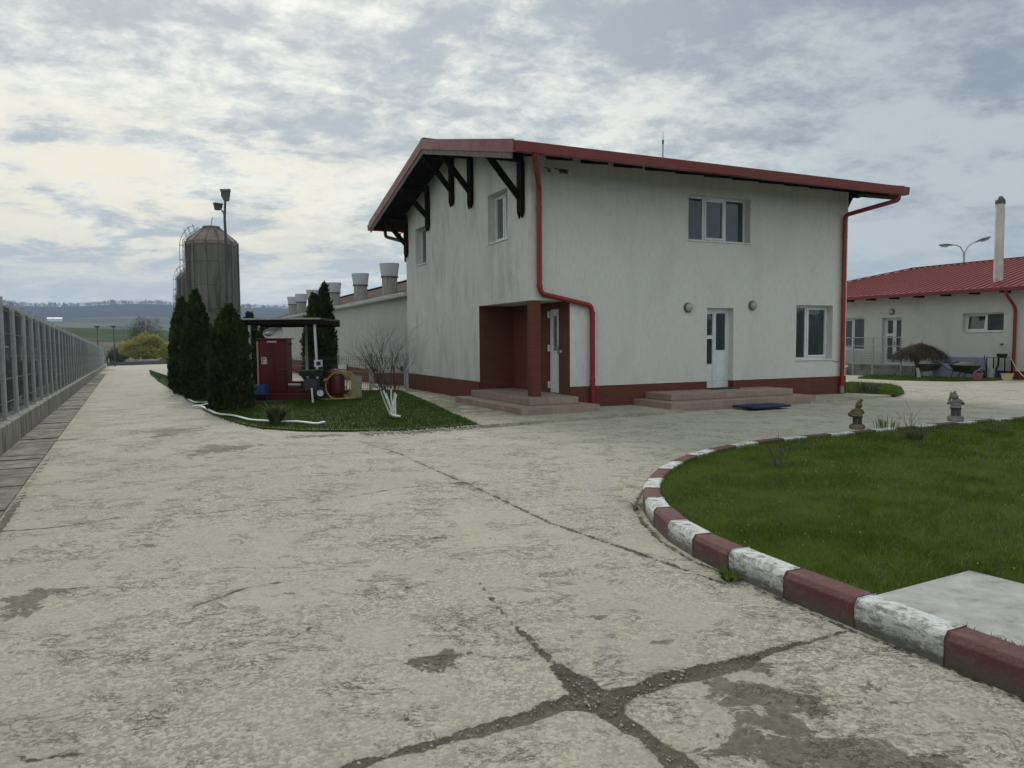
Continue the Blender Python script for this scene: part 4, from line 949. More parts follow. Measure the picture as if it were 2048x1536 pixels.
def fpanel(s0, s1, near):
    """one welded panel of vertical wires and double horizontal wires"""
    V, F = [], []; nb = 0
    L = s1 - s0; nw = 18 if near else 12; r = .0028 if near else .006
    zb0, zt0 = .46, 2.36
    def bar(a, b, r):
        nonlocal nb
        d = (b - a).normalized(); x = d.cross(Vector((.3, .5, .81))).normalized(); y = d.cross(x)
        for p in (a, b):
            for q in range(3): th = q * 2.0944; V.append(p + x * (r * math.cos(th)) + y * (r * math.sin(th)))
        for q in range(3): F.append((nb + q, nb + (q + 1) % 3, nb + 3 + (q + 1) % 3, nb + 3 + q))
        nb += 6
    for i in range(nw):
        s = s0 + .05 + (L - .1) * i / (nw - 1); bar(FS(s, -1.75, zb0), FS(s, -1.75, zt0), r)
    for z in ((.50, .70, 1.1, 1.5, 1.9, 2.3) if near else (.5, .9, 1.4, 1.9, 2.3)):
        for dt in (-.008, .008): bar(FS(s0 + .03, -1.75 + dt, z), FS(s1 - .03, -1.75 + dt, z), r * 1.2)
    return npmesh('mesh_panel', [tuple(v) for v in V], F, M['steel_mesh'], fence)
pm = MB(); pm.box(-.036, .036, -.036, .036, 0, 2.06, 0); pm.box(-.040, .040, -.040, .040, 2.06, 2.075, 0); pm.box(-.075, .075, -.06, .06, -.004, .010, 0)
for z in (.3, 1.0, 1.75): pm.box(.036, .046, -.03, .03, z, z + .05)
for i in range(-5, NP):
    s = S0 + i * SP; p = FS(s, -1.75, .425)
    if i == -5: po = pm.build('post', M['steel'], fence); first = po
    else: po = first.copy(); COL.objects.link(po)
    po.location = p; po.rotation_euler = (R(random.uniform(-.5, .5)), R(random.uniform(-.5, .5)), math.atan2(FY, FX))
    fpanel(s, s + SP, i < 8)
# razor wire on the near end
V = []; F = []
def coil(s0, s1, t, z, r, turns, wr=.006):
    mb = MB(); pts = []
    n = turns * 16
    for i in range(n + 1):
        a = 2 * math.pi * i / 16; s = s0 + (s1 - s0) * i / n
        pts.append(FS(s, t + r * math.cos(a), z + r * math.sin(a) * 1.0))
    mb.tube(pts, wr, 4)
    for i in range(0, n, 2):
        p = pts[i]; d = Vector((random.uniform(-1, 1), random.uniform(-1, 1), random.uniform(-1, 1))).normalized() * .03; mb.beam(p - d, p + d, .010, .002)
    return mb.build('razor_wire', M['steel'])
tag(coil(5.2, 14.6, -1.95, 2.72, .24, 30), 'loose coil of razor wire along the near end of the fence top', 'razor wire')
# inner railing seen through the near panels and what stands behind the fence
ir = empty('railing', 'low steel railing of thin bars behind the near fence panels', 'railing', (0, 0, 0))
mb = MB()
for z in (.30, 1.05): mb.beam(FS(8, -2.6, z), FS(22.5, -2.6, z), .05, .05)
for i in range(8): mb.beam(FS(8 + i * 2.07, -2.6, -.1), FS(8 + i * 2.07, -2.6, 1.12), .06, .06, up=(0, 1, 0))
mb.build('frame', M['steel'], ir); mb = MB()
for i in range(132): mb.beam(FS(8.05 + i * .109, -2.6, .3), FS(8.05 + i * .109, -2.6, 1.03), .028, .028, up=(0, 1, 0))
mb.build('bars', M['steel'], ir)
sh = empty('shed', 'long dark grey weathered wall of a shed close behind the fence', 'shed', (0, 0, 0))
mb = MB(); pts = []
for s in np.linspace(6, 88, 24):
    pts += [FS(s, -3.9, -.4), FS(s, -3.9, 3.30 + (0 if s > 15 else (15 - s) * .12)), FS(s, -12.5, 3.6), FS(s, -12.5, -.4)]
mb.add(pts, [(i * 4 + j, i * 4 + j + 1, i * 4 + 5 + j, i * 4 + 4 + j) for i in range(23) for j in range(3)] + [(0, 1, 2, 3), (92, 93, 94, 95)])
mb.build('wall', M['shed'], sh)
for i in range(26): s = 8 + i * 3.0; mb = MB(); mb.beam(FS(s, -3.86, -.2), FS(s, -3.86, 3.2), .20, .12, up=(0, 1, 0)); mb.build('wall_rib', M['shed'], sh)
mb = MB()
mb.beam(FS(15, -3.80, 3.34), FS(88, -3.80, 3.32), .45, .07); mb.beam(FS(7, -3.80, 4.30), FS(15, -3.80, 3.34), .45, .07)
mb.build('roof_edge', M['concrete_grey'], sh)
for i in range(9):
    s = 9.4 + i * 6; wb = MB(); wb.beam(FS(s, -3.86, 1.62), FS(s + 1.5, -3.86, 1.62), .06, .62); wf = wb.build('window', M['pvc'], sh)
    wb = MB(); wb.beam(FS(s + .06, -3.82, 1.62), FS(s + 1.44, -3.82, 1.62), .02, .50); wb.build('pane', M['glass'], wf)
def leafcloud(name, C, rad, n, size, mt, parent=None, lumps=9, flat=1.0, up=.5, seed=1, core=False, label=None, cat=None):
    """a crown: many small leaf quads gathered in uneven lumps inside an ellipsoid"""
    g = np.random.default_rng(seed); L = g.normal(0, 1, (lumps, 3)); L /= np.linalg.norm(L, axis=1)[:, None]; L *= g.uniform(.25, .78, (lumps, 1)); lr = g.uniform(.28, .5, lumps)
    w_ = g.integers(0, lumps, n); d = g.normal(0, 1, (n, 3)); d /= np.linalg.norm(d, axis=1)[:, None]
    P = L[w_] + d * (lr[w_] * g.uniform(.55, 1.05, n) )[:, None]; P = P * np.array(rad) + np.array(C)
    a = g.normal(0, 1, (n, 3)); a /= np.linalg.norm(a, axis=1)[:, None]; b = g.normal(0, 1, (n, 3)) + [0, 0, up * 2]; b -= (b * a).sum(1)[:, None] * a; b /= np.linalg.norm(b, axis=1)[:, None]
    s = size * g.uniform(.5, 1.3, (n, 1)); a *= s * .5 * flat; b *= s
    V = np.stack([P - a, P + a, P + a * .3 + b, P - a * .3 + b], 1).reshape(-1, 3); F = np.arange(4 * n).reshape(n, 4)
    o = npmesh(name, V, F, mt, parent, attrs={'rnd': np.repeat(g.uniform(0, 1, n), 4)})
    return o
# dark evergreen shrubs between fence and shed
for i in range(7):
    s = 11.5 + i * 3.1; h = random.uniform(.8, 1.6); p = FS(s, -3.25)
    e = empty('shrub', f'dark leafy shrub against the shed wall behind the fence, {ordw[i]} from the near end', 'shrub', p, 0, 'dark shrubs behind the fence')
    leafcloud('crown', (0, 0, h * .5), (1.1, .45, h * .55), 1500, .13, M['thuja'], e, seed=20 + i); mb = MB(); mb.tube([(0, 0, -.05), (.03, 0, h * .5)], [.04, .02], 6); mb.build('stem', M['bark'], e)

# ---------------------------------------------------------------- long barn behind the house
BU = .16
barn = empty('barn', 'long low grey-white barn behind the house with a row of roof vents', 'barn', HO, HA)
LB = tr(BU, 0, 0) @ LF
mb = MB(); mb.add([(BU, HV + .02, -1.2), (BU, 50, -1.2), (BU, 50, 3.10), (BU, HV + .02, 3.10)], [(0, 1, 2, 3)])
mb.add([(BU, 50, -1.2), (9, 50, -1.2), (9, 50, 3.1), (5, 50, 4.75), (BU, 50, 3.1)], [(0, 1, 2, 3, 4)]); mb.add([(9, HV, -1.2), (9, 50, -1.2), (9, 50, 3.1), (9, HV, 3.1)], [(0, 1, 2, 3)]); mb.build('wall', M['stucco_barn'], barn)
mb = MB(); mb.box(BU - .015, BU, HV + .02, 50, -1.2, .42); mb.build('plinth', M['brick'], barn)
mb = MB(); mb.box(-.12, .30, HV + .01, 50.3, 3.06, 3.20); mb.build('roof_edge', M['barn_trim'], barn, bevel=.01)
mb = MB(); ra, rb_ = (-.12, 3.21), (5.0, 4.85)
mb.add([(.30, HV, 3.205), (.30, 50.3, 3.205), (5, 50.3, 4.85), (5, HV, 4.85), (9.4, 50.3, 3.2), (9.4, HV, 3.2)], [(0, 1, 2, 3), (3, 2, 4, 5)])
mb.build('roof', M['barn_roof'], barn)
mb = MB(); mb.box(4.8, 5.2, HV, 50.3, 4.84, 4.90); mb.build('roof_ridge', M['barn_roof'], barn)
def vent():
    t = MB(); t.lathe([(.31, -.75), (.31, .0), (.33, .0), (.33, .03), (.31, .03)], 28, capt=False, capb=False)
    o = t.build('vent_stack', M['vent_base'], barn, smooth=True)
    c = MB(); c.lathe([(.325, .03), (.405, .55), (.395, .555), (.31, .03)], 28, capt=False, capb=False); c.lathe([(.30, .05), (.30, .06)], 28)
    c.build('funnel', M['vent_top'], o, smooth=True); r = MB()
    r.lathe([(.335, -.01), (.345, -.01), (.345, .025), (.335, .025)], 28, capb=False, capt=False)
    for i in range(12): a = i * math.pi / 6; r.box(-.015, .015, -.01, .01, -.02, .05, 0, rz(a) @ tr(.345, 0, 0))
    r.build('collar', M['steel_dark'], o, smooth=True); return o
v1 = vent(); vv = [HP(779, 550, u=1.0).y, HP(721, 570, u=1.0).y, HP(668, 590, u=1.0).y, HP(626, 600, u=1.0).y, HP(603, 610, u=1.0).y, HP(586.5, 620, u=1.0).y, HP(573, 620, u=1.0).y]
for i, v in enumerate(vv[:6]):
    o = v1 if i == 0 else copy_tree(v1, barn)
    o.location = (1.0, v, 4.14)

# ---------------------------------------------------------------- silos
def silo(px, depth, first=None):
    p = ground_at(px, depth)
    if first: o = copy_tree(first); o.location = p; return o
    o = empty('silo', 'x', 'silo', p, R(8), 'feed silos beside the road'); Rr = 1.5; N = 12
    m = MB(); m.lathe([(.25, .9), (Rr, 3.75), (Rr, 7.25)], N, capt=False); m.build('tank', M['silo'], o)
    m = MB(); m.lathe([(Rr + .03, 7.10), (Rr - .02, 7.30), (.95, 7.72), (.50, 8.00), (.48, 8.05), (.52, 8.05), (.52, 8.12), (.05, 8.16)], N); m.build('cone_roof', M['silo_top'], o)
    m = MB()
    for i in range(N):
        a = 2 * math.pi * i / N; c, s = math.cos(a), math.sin(a); m.beam(((Rr + .03) * c, (Rr + .03) * s, .0 if i % 2 == 0 else 3.6), ((Rr + .03) * c, (Rr + .03) * s, 7.26), .10, .07, up=(c, s, 0)); m.beam(((Rr - .02) * c, (Rr - .02) * s, 7.32), (.5 * c, .5 * s, 8.04), .06, .04)
    for z in (3.75, 5.0, 6.2): m.lathe([(Rr + .012, z), (Rr + .03, z + .01), (Rr + .012, z + .05)], N, capb=False, capt=False)
    m.build('frame', M['silo'], o)
    m = MB(); b = R(186); C_ = Vector((math.cos(b), math.sin(b), 0)); Sd = Vector((-math.sin(b), math.cos(b), 0)); rad = Rr + .12
    for sg in (-.2, .2): m.tube([C_ * rad + Sd * sg + Vector((0, 0, .3)), C_ * rad + Sd * sg + Vector((0, 0, 7.35)), C_ * (rad - .35) + Sd * sg + Vector((0, 0, 7.62)), C_ * .7 + Sd * sg + Vector((0, 0, 8.05))], .018, 5)
    for i in range(24): z = .5 + i * .3; m.tube([C_ * rad + Sd * -.2 + Vector((0, 0, z)), C_ * rad + Sd * .2 + Vector((0, 0, z))], .012, 5)
    for i in range(7):
        z = 2.6 + i * .75; pts = [C_ * (rad + .22 * math.sin(t)) + Sd * (.32 * math.cos(t)) + Vector((0, 0, z)) for t in np.linspace(0, math.pi, 9)]; m.tube(pts, .013, 4)
    for t0 in (.25, .5, .8): 
        pts = [C_ * (rad - t0 * .9 + .16 * math.sin(t)) + Sd * (.32 * math.cos(t)) + Vector((0, 0, 7.40 + .45 * t0 + .46 * math.sin(t))) for t in np.linspace(0, math.pi, 9)]; m.tube(pts, .013, 4)
    m.tube([C_ * (rad + .22) + Vector((0, 0, 2.6)), C_ * (rad + .22) + Vector((0, 0, 7.2)), C_ * (rad + .05) + Vector((0, 0, 7.65)), C_ * (rad - .3) + Vector((0, 0, 8.05)), C_ * (rad - .65) + Vector((0, 0, 8.15))], .014, 4)
    m.build('ladder', M['steel_dark'], o, smooth=False)
    m = MB(); b = R(-60); C_ = Vector((math.cos(b), math.sin(b), 0)); m.tube([(0, -.1, 8.1), (.1, -.1, 8.55), (.14, -.1, 8.6)], .02, 5); m.tube([C_ * (Rr + .12) + Vector((0, 0, 1.2)), C_ * (Rr + .12) + Vector((0, 0, 7.2)), C_ * .9 + Vector((0, 0, 7.95))], .05, 8); m.build('fill_pipe', M['silo'], o, smooth=True)
    return o
s1 = silo(430.5, 39.5); s1.scale = (.87, .87, 1); s1['label'] = 'tall stained grey feed silo, the nearest of the row beside the road'
s2 = silo(396, 57, s1); s2['label'] = 'second feed silo, half hidden behind the nearest one and its conifers'
s3 = silo(384, 74, s1); s3['label'] = 'farthest feed silo, of which only a sliver and its ladder show'

# ---------------------------------------------------------------- street lamps
def lamp_head(m, Q, L=.55, w=.24):
    n = 8
    for i, (x, ww, h) in enumerate(((0, .10, .05), (.12, w * .8, .09), (L * .6, w, .12), (L, w * .75, .07))): pass
    pr = [(0, .05, .04), (.10, w * .42, .075), (L * .55, w * .5, .095), (L, w * .38, .05)]
    vs = []
    for x, hw, h in pr: vs += [(x, -hw, 0), (x, hw, 0), (x, hw * .7, h), (x, -hw * .7, h)]
    fs = [(4 * i + j, 4 * i + (j + 1) % 4, 4 * i + 4 + (j + 1) % 4, 4 * i + 4 + j) for i in range(3) for j in range(4)] + [(0, 1, 2, 3), (12, 15, 14, 13)]
    m.add(vs, fs, 0, Q)
p = ground_at(454, 30)
lp = empty('street_lamp', 'tall grey lamp post with two dark floodlight heads in front of the silo', 'street lamp', p)
top = AT(450.5, 402, 30) - p; mid = AT(451, 470, 30) - p
m = MB(); m.tube([(0, 0, 0), (mid.x * .5, 0, mid.z * .6), mid, (top + mid) * .5 + Vector((-.03, 0, 0)), top], [.085, .075, .055, .05, .045], 10); a2 = AT(447, 425, 30) - p; a3 = AT(437, 413, 30) - p
m.tube([AT(451, 445, 30) - p, a2, a3], .03, 8); m.build('pole', M['steel_dark'], lp, smooth=True)
def floodhead(c, w, h, yaw, tilt):
    m = MB(); Q = tr(*c) @ rz(yaw) @ Matrix.Rotation(tilt, 4, 'X')
    m.add([(-w / 2, -.05, -h * .1), (w / 2, -.05, -h * .1), (w / 2, -.05, h / 2), (-w / 2, -.05, h / 2), (-w * .22, .12, -h * .5), (w * .22, .12, -h * .5), (w * .40, .14, h / 2), (-w * .40, .14, h / 2), (-w * .25, -.04, -h * .5), (w * .25, -.04, -h * .5)],
          [(0, 1, 2, 3), (3, 2, 6, 7), (0, 3, 7, 4, 8), (1, 9, 5, 6, 2), (4, 7, 6, 5), (8, 9, 1, 0), (8, 4, 5, 9)], 0, Q)
    m.box(-w * .56, w * .56, -.075, -.05, h * .28, h * .5, 0, Q)
    o = m.build('lamp_head', M['glass_lamp_dark'], lp, bevel=.01); g_ = MB(); g_.box(-w * .42, w * .42, -.056, -.051, -.02, h * .26, 0, Q); g_.build('lens', M['steel_dark'], o)
floodhead(AT(452, 390, 30) - p, .38, .46, R(0), R(0)); floodhead(AT(436, 413, 30) - p, .36, .28, R(55), R(0))
p = ground_at(1928, 42)
lp2 = empty('street_lamp', 'double-armed street lamp rising behind the red roof of the low house', 'street lamp', p)
q = lambda x, y: AT(x, y, 42) - p
m = MB(); m.tube([(0, 0, 0), q(1928, 620), q(1928, 520)], [.09, .07, .055], 10)
m.tube([q(1928, 522), q(1927, 505), q(1921, 494), q(1912, 490), q(1903, 489.5)], .035, 8); m.tube([q(1928, 522), q(1929.5, 505), q(1935, 494), q(1944, 487), q(1952, 483)], .035, 8); m.build('pole', M['steel'], lp2, smooth=True)
for (a, b, sg) in ((q(1904, 489.5), q(1880, 489), -1), (q(1952, 483), q(1979, 473), 1)):
    d = (b - a); L = d.length; d.normalize(); sd_ = Vector((0, 1, 0)); u2 = d.cross(sd_) * (1 if sg < 0 else 1); u2 = u2 if u2.z > 0 else -u2
    Q = Matrix(((d.x, sd_.x, u2.x, a.x), (d.y, sd_.y, u2.y, a.y), (d.z, sd_.z, u2.z, a.z), (0, 0, 0, 1)))
    m = MB(); lamp_head(m, Q @ tr(0, 0, -.05), L, .34); h_ = m.build('lamp_head', M['steel_dark'], lp2, bevel=.01); m = MB()
    m.add([(L * .35, -.13, -.052), (L * .92, -.10, -.052), (L * .92, .10, -.052), (L * .35, .13, -.052), (L * .42, -.09, -.14), (L * .85, -.07, -.13), (L * .85, .07, -.13), (L * .42, .09, -.14)], [(0, 3, 2, 1), (4, 5, 6, 7), (0, 1, 5, 4), (1, 2, 6, 5), (2, 3, 7, 6), (3, 0, 4, 7)], 0, Q); m.build('lamp_shade', M['lamp_glass'], h_)
for i, (px, lab) in enumerate(((196, 'thin far lamp post at the road end, the left one of two'), (229, 'thin far lamp post at the road end, the right one of two'))):
    p = ground_at(px, 105); hh = AT(px, 653, 105).z - p.z
    if i == 0:
        e = empty('street_lamp', lab, 'street lamp', p, 0, 'far lamp posts at the road end'); m = MB(); m.tube([(0, 0, 0), (0, 0, hh)], [.09, .06], 8); m.build('pole', M['steel_dark'], e, smooth=True)
        m = MB(); m.box(-.33, .33, -.2, .2, hh - .05, hh + .10); m.box(-.2, .2, -.15, .15, hh - .2, hh - .05); m.build('lamp_head', M['steel_dark'], e, bevel=.04); far1 = e
    else: e = copy_tree(far1); e.location = p; e['label'] = lab

# ---------------------------------------------------------------- conifers
def conifer(px, depth, wpx, ytop, lab, n=9000, spires=1, seed=0, yb=None):
    p = ground_at(px, depth); h = AT(px, ytop, depth).z - p.z; r = wpx / FPX * depth / 2
    e = empty('conifer', lab, 'conifer', p, 0, 'columnar conifers by the shelter'); g = np.random.default_rng(seed)
    m = MB(); m.tube([(0, 0, -.05), (0, 0, h * .85)], [.07, .015], 8); m.build('trunk', M['bark'], e)
    t = g.uniform(0, 1, n) ** 1.15; th = g.uniform(0, 2 * np.pi, n)
    def rad(t, th): 
        base = np.where(t < .2, .84 + .16 * t / .2, np.clip(1 - ((t - .2) / .8) ** 2.1, 0, 1) ** .74)
        return base * (1 + .10 * np.sin(2 * th + 7 * t + seed * 1.7) + .07 * np.sin(5 * th - 15 * t + seed) * np.sin(3 * th + 21 * t) + .07 * np.sin(11 * th + 29 * t) * np.sin(17 * t + seed))
    rr_ = rad(t, th) * r * np.clip(g.normal(.93, .09, n), .5, 1.13)
    cx = 0; cy = 0
    if spires > 1:
        side = np.where(g.uniform(0, 1, n) < .5, -1, 1); sp = np.clip((t - .45) / .55, 0, 1); cx = side * sp * r * .34; rr_ = rr_ * (1 - .45 * sp); t = np.where(side < 0, t * .90, t)
    P = np.stack([cx + rr_ * np.cos(th), cy + rr_ * np.sin(th), .03 + t * (h - .08)], -1)
    out = np.stack([np.cos(th), np.sin(th), 0 * th], -1); tan = np.stack([-np.sin(th), np.cos(th), 0 * th], -1)
    up = out * g.uniform(.15, .75, n)[:, None] + np.array([0, 0, 1.0]) + g.normal(0, .22, (n, 3)); up /= np.linalg.norm(up, axis=1)[:, None]
    a = tan * g.uniform(-1, 1, n)[:, None] + out * g.uniform(-1, 1, n)[:, None]; a /= np.linalg.norm(a, axis=1)[:, None]
    s = np.where(g.uniform(0, 1, n) < .12, 1.7, 1.0)[:, None] * g.uniform(.035, .085, n)[:, None] * (depth / 20) ** .4
    V = np.stack([P - a * s * .28, P + a * s * .28, P + a * s * .38 + up * s * .7, P + up * s * 1.35, P - a * s * .38 + up * s * .7], 1).reshape(-1, 3)
    b = np.arange(n)[:, None] * 5; F = np.concatenate([b + [0, 1, 2], b + [0, 2, 4], b + [4, 2, 3]])
    # inner mass so that no daylight shows through the middle
    nt, nh = 26, 20; tt, hh_ = np.meshgrid(np.linspace(0, .985, nt), np.linspace(0, 2 * np.pi, nh, endpoint=False), indexing='ij')
    cr = rad(tt, hh_) * r * .80
    if spires > 1: cr = cr * (1 - .2 * np.clip((tt - .45) / .55, 0, 1)); 
    cv = np.stack([cr * np.cos(hh_), cr * np.sin(hh_), .05 + tt * (h - .2) * (.9 if spires > 1 else 1)], -1).reshape(-1, 3); k0 = len(V); ix = np.arange(nt * nh).reshape(nt, nh); nx_ = np.roll(ix, -1, 1)
    q = np.stack([ix[:-1], nx_[:-1], nx_[1:], ix[1:]], -1).reshape(-1, 4); F2 = np.concatenate([q[:, [0, 1, 2]], q[:, [0, 2, 3]]]) + k0
    rv_ = np.concatenate([np.repeat(g.uniform(0, 1, n), 5), np.zeros(len(cv))])
    npmesh('crown', np.concatenate([V, cv]), np.concatenate([F, F2]), M['thuja'], e, attrs={'rnd': rv_}); return e
conifer(459, 18.3, 79, 612, 'plump dark conifer nearest the road corner, beside the shelter', 16000, seed=1)
conifer(394, 23.0, 54, 583, 'slim dark conifer with a pointed top, standing just behind the nearest conifer', 12000, seed=2)
conifer(367, 26.5, 46, 597, 'dark conifer third from the camera, left of the slim pointed one', 10000, seed=3)
conifer(357, 30.0, 36, 622, 'leftmost dark conifer, farthest in the row along the road', 7000, seed=4)
conifer(640, 25.0, 66, 566, 'dark conifer with two spires rising behind the right end of the shelter', 14000, spires=2, seed=5)
conifer(501, 26.0, 44, 628, 'dark conifer whose tip shows above the left end of the shelter roof', 8000, seed=6)
conifer(530, 25.6, 40, 650, 'dark conifer hidden in the shade behind the red cabinet', 7000, seed=7)

# ---------------------------------------------------------------- shelter with the fire cabinet
SY = 20.7
def SX(px, y=SY): return AT(px, 700, y).x
gz = T(SX(560), SY)
xl, xr = SX(474), SX(642)
she = empty('shelter', 'open shelter with a flat dark roof on thin white posts', 'shelter', ((xl + xr) / 2, SY + 1.2, gz))
off = Vector(((xl + xr) / 2, SY + 1.2, gz)); toS = tr(-off.x, -off.y, -off.z)
zr = AT(560, 637.5, SY).z
m = MB(); m.box(xl, xr, SY, SY + 2.4, zr - .03, zr + .0, 0, toS)
for i in range(24): x = xl + (xr - xl) * (i + .5) / 24; m.box(x - .02, x + .02, SY + .005, SY + 2.39, zr, zr + .025, 0, toS)
m.build('roof', M['green_dk'], she); m = MB()
m.box(xl + .01, xr - .01, SY + .005, SY + .035, zr - .15, zr - .032, 0, toS); m.box(xl + .01, xr - .01, SY + 2.36, SY + 2.39, zr - .20, zr - .032, 0, toS)
for i in range(5): x = xl + .05 + (xr - xl - .1) * i / 4; m.box(x - .03, x + .03, SY + .04, SY + 2.35, zr - .16, zr - .034, 0, toS)
m.build('beams', M['wood_dark'], she)
m = MB(); m.box(xl - .005, xr + .005, SY - .02, SY + .003, zr - .02, zr + .02, 0, toS); m.build('roof_trim', M['steel'], she)
pr_ = AT(632, 797, SY - .0); pr0 = AT(628, 643, SY)
for (xb, xt, y) in ((SX(633), SX(628), SY + .12), (SX(491), SX(484), SY + .12), (SX(613, 22.8), SX(612, 22.8), 22.85), (SX(500, 22.8), SX(499, 22.8), 22.85)):
    m = MB(); m.tube([(xb, y, T(xb, y) - .05), (xt, y, zr - .13)], .038, 12, 0); o = m.build('post', M['pvc'] if y < 22 else M['steel'], she, smooth=True); o.location = (-off.x, -off.y, -off.z)
mb = MB(); mb.box(SX(500), SX(700), SY - .35, SY + 2.1, gz - .15, gz + .05); tag(mb.build('slab', M['concrete_grey'], bevel=.01), 'rough grey concrete slab under the shelter', 'concrete slab')
# cabinet
cy = SY + .05; x0, x1 = SX(519, cy), SX(573, cy); zb, zt_ = gz + .25, AT(545, 679, cy).z
cab = empty('cabinet', 'tall dark red metal fire cabinet with a pale sticker under the shelter', 'cabinet', ((x0 + x1) / 2, cy + .25, gz + .05)); o_ = Vector(cab.location); Tc = tr(*(-o_))
m = MB(); m.box(x0, x1, cy, cy + .5, zb, zt_, 0, Tc); m.build('body', M['cab_red'], cab, bevel=.008)
m = MB(); m.box(x0 - .06, x1 + .06, cy - .07, cy + .56, zt_, zt_ + .035, 0, Tc); m.build('lid', M['cab_red'], cab, bevel=.006)
xm = (x0 + x1) / 2 + .02
for a, b in ((x0 + .02, xm - .006), (xm + .006, x1 - .02)):
    m = MB(); m.box(a, b, cy - .018, cy - .001, zb + .03, zt_ - .04, 0, Tc); d_ = m.build('door', M['cab_red'], cab, bevel=.004)
m = MB(); m.box(x0 - .075, x0 - .03, cy - .02, cy + .02, gz + .05, zt_ - .05, 0, Tc); m.build('pipe_riser', mat('faded_red_pipe', (.42, .2, .17), .6), cab)
# white lettering strip and pictogram sticker, both too small to read in the photo
m = MB(); zz_ = AT(545, 683.5, cy).z; a, b = SX(535, cy), SX(554, cy)
for i in range(8): xx = a + (b - a) * i / 8; m.box(xx, xx + (b - a) / 8 * .72, cy - .024, cy - .019, zz_ - .022, zz_ + .022, 0, Tc)
m.build('lettering', M['plate_white'], cab)
m = MB(); a, b = SX(523, cy), SX(533.5, cy); z1_, z0_ = AT(528, 714, cy).z, AT(528, 728, cy).z
for i in range(5): m.box(a + (b - a) * i / 5, a + (b - a) * (i + .6) / 5, cy - .023, cy - .019, z1_ - .04, z1_, 0, Tc)
m.box(a, a + .02, cy - .023, cy - .019, z0_, z1_ - .05, 0, Tc); m.box(b - .05, b, cy - .023, cy - .019, z0_ + .04, z1_ - .05, 0, Tc); m.box(a + .03, b, cy - .023, cy - .019, z0_, z0_ + .03, 0, Tc); m.box(a + .05, a + .09, cy - .023, cy - .019, z0_ + .05, z1_ - .07, 0, Tc)
m.build('sticker', M['plate_white'], cab)
m = MB(); m.beam((x1 + .001, cy + .1, AT(575, 688, cy).z), (x1 + .12, cy + .1, AT(575, 688, cy).z), .02, .02); m.box(x1 + .08, x1 + .13, cy + .07, cy + .13, AT(575, 688, cy).z - .025, AT(575, 688, cy).z + .025); k_ = m.build('hook', M['black'], cab); k_.location = -o_
for i in range(3):    # coiled white hose on top of the cabinet
    pass
m = MB(); cx = SX(541, cy); ctz = zt_ + .035
for j in range(5):
    pts = [(cx + .27 * math.cos(t) * (1 - .06 * j), cy + .25 + .10 * math.sin(t * 1) + .03 * j, ctz + .15 + .145 * math.sin(t + .3 * j)) for t in np.linspace(0, 2 * math.pi, 22)]; m.tube(pts, .018, 6)
m.ell((cx - .10, cy + .20, ctz + .15), (.12, .12, .05)); tag(m.build('hose_coil', M['hose_white'], smooth=True), 'loosely coiled pale hose lying on top of the red cabinet', 'hose')
# red chest under and beside the cabinet
ch = empty('sand_chest', 'low dark red metal sand chest with a pale strip, below the red cabinet', 'chest', (SX(568), SY - .1, gz)); o_ = Vector(ch.location); Tc = tr(*(-o_))
m = MB(); m.box(SX(512), SX(620), SY - .25, SY + .62, gz + .05, gz + .248, 0, Tc); m.box(SX(577), SX(620), SY - .16, SY + .6, gz + .25, gz + .55, 0, Tc); m.build('box', M['cab_red'], ch, bevel=.01)
m = MB(); m.box(SX(575), SX(621), SY - .2, SY + .62, gz + .55, gz + .58, 0, Tc); m.build('lid', M['cab_red'], ch, bevel=.005)
m = MB(); m.box(SX(578), SX(603), SY - .172, SY - .161, gz + .47, gz + .53, 0, Tc); m.build('strip', M['plate_white'], ch)
# blue crate on its stand
st = empty('stand', 'small dark trestle carrying the blue crate', 'stand', (SX(522), SY - .35, gz)); m = MB(); a, b = SX(504) - st.location.x, SX(545) - st.location.x
m.box(a, b, -.18, .15, .225, .25); 
for x in (a + .03, b - .03):
    for y in (-.15, .12): m.tube([(x, y, 0), (x, y, .225)], .014, 6)
m.build('frame', M['black'], st)
cr = MB(); a, b = SX(505), SX(540); y0, y1 = SY - .52, SY - .22; z0_, z1_ = gz + .252, gz + .50; t = .012
cr.box(a, b, y0, y1, z0_, z0_ + t); cr.box(a, b, y0, y0 + t, z0_ + t, z1_); cr.box(a, b, y1 - t, y1, z0_ + t, z1_); cr.box(a, a + t, y0 + t, y1 - t, z0_ + t, z1_); cr.box(b - t, b, y0 + t, y1 - t, z0_ + t, z1_)
for x in np.linspace(a, b - .03, 6): cr.box(x, x + .03, y0 - .01, y0 - .0005, z0_ + .02, z1_ - .03)
cr.box(a - .01, b + .01, y0 - .012, y0 - .001, z1_ - .03, z1_)
tag(cr.build('crate', M['blue']), 'bright blue plastic crate in front of the red cabinet', 'crate')
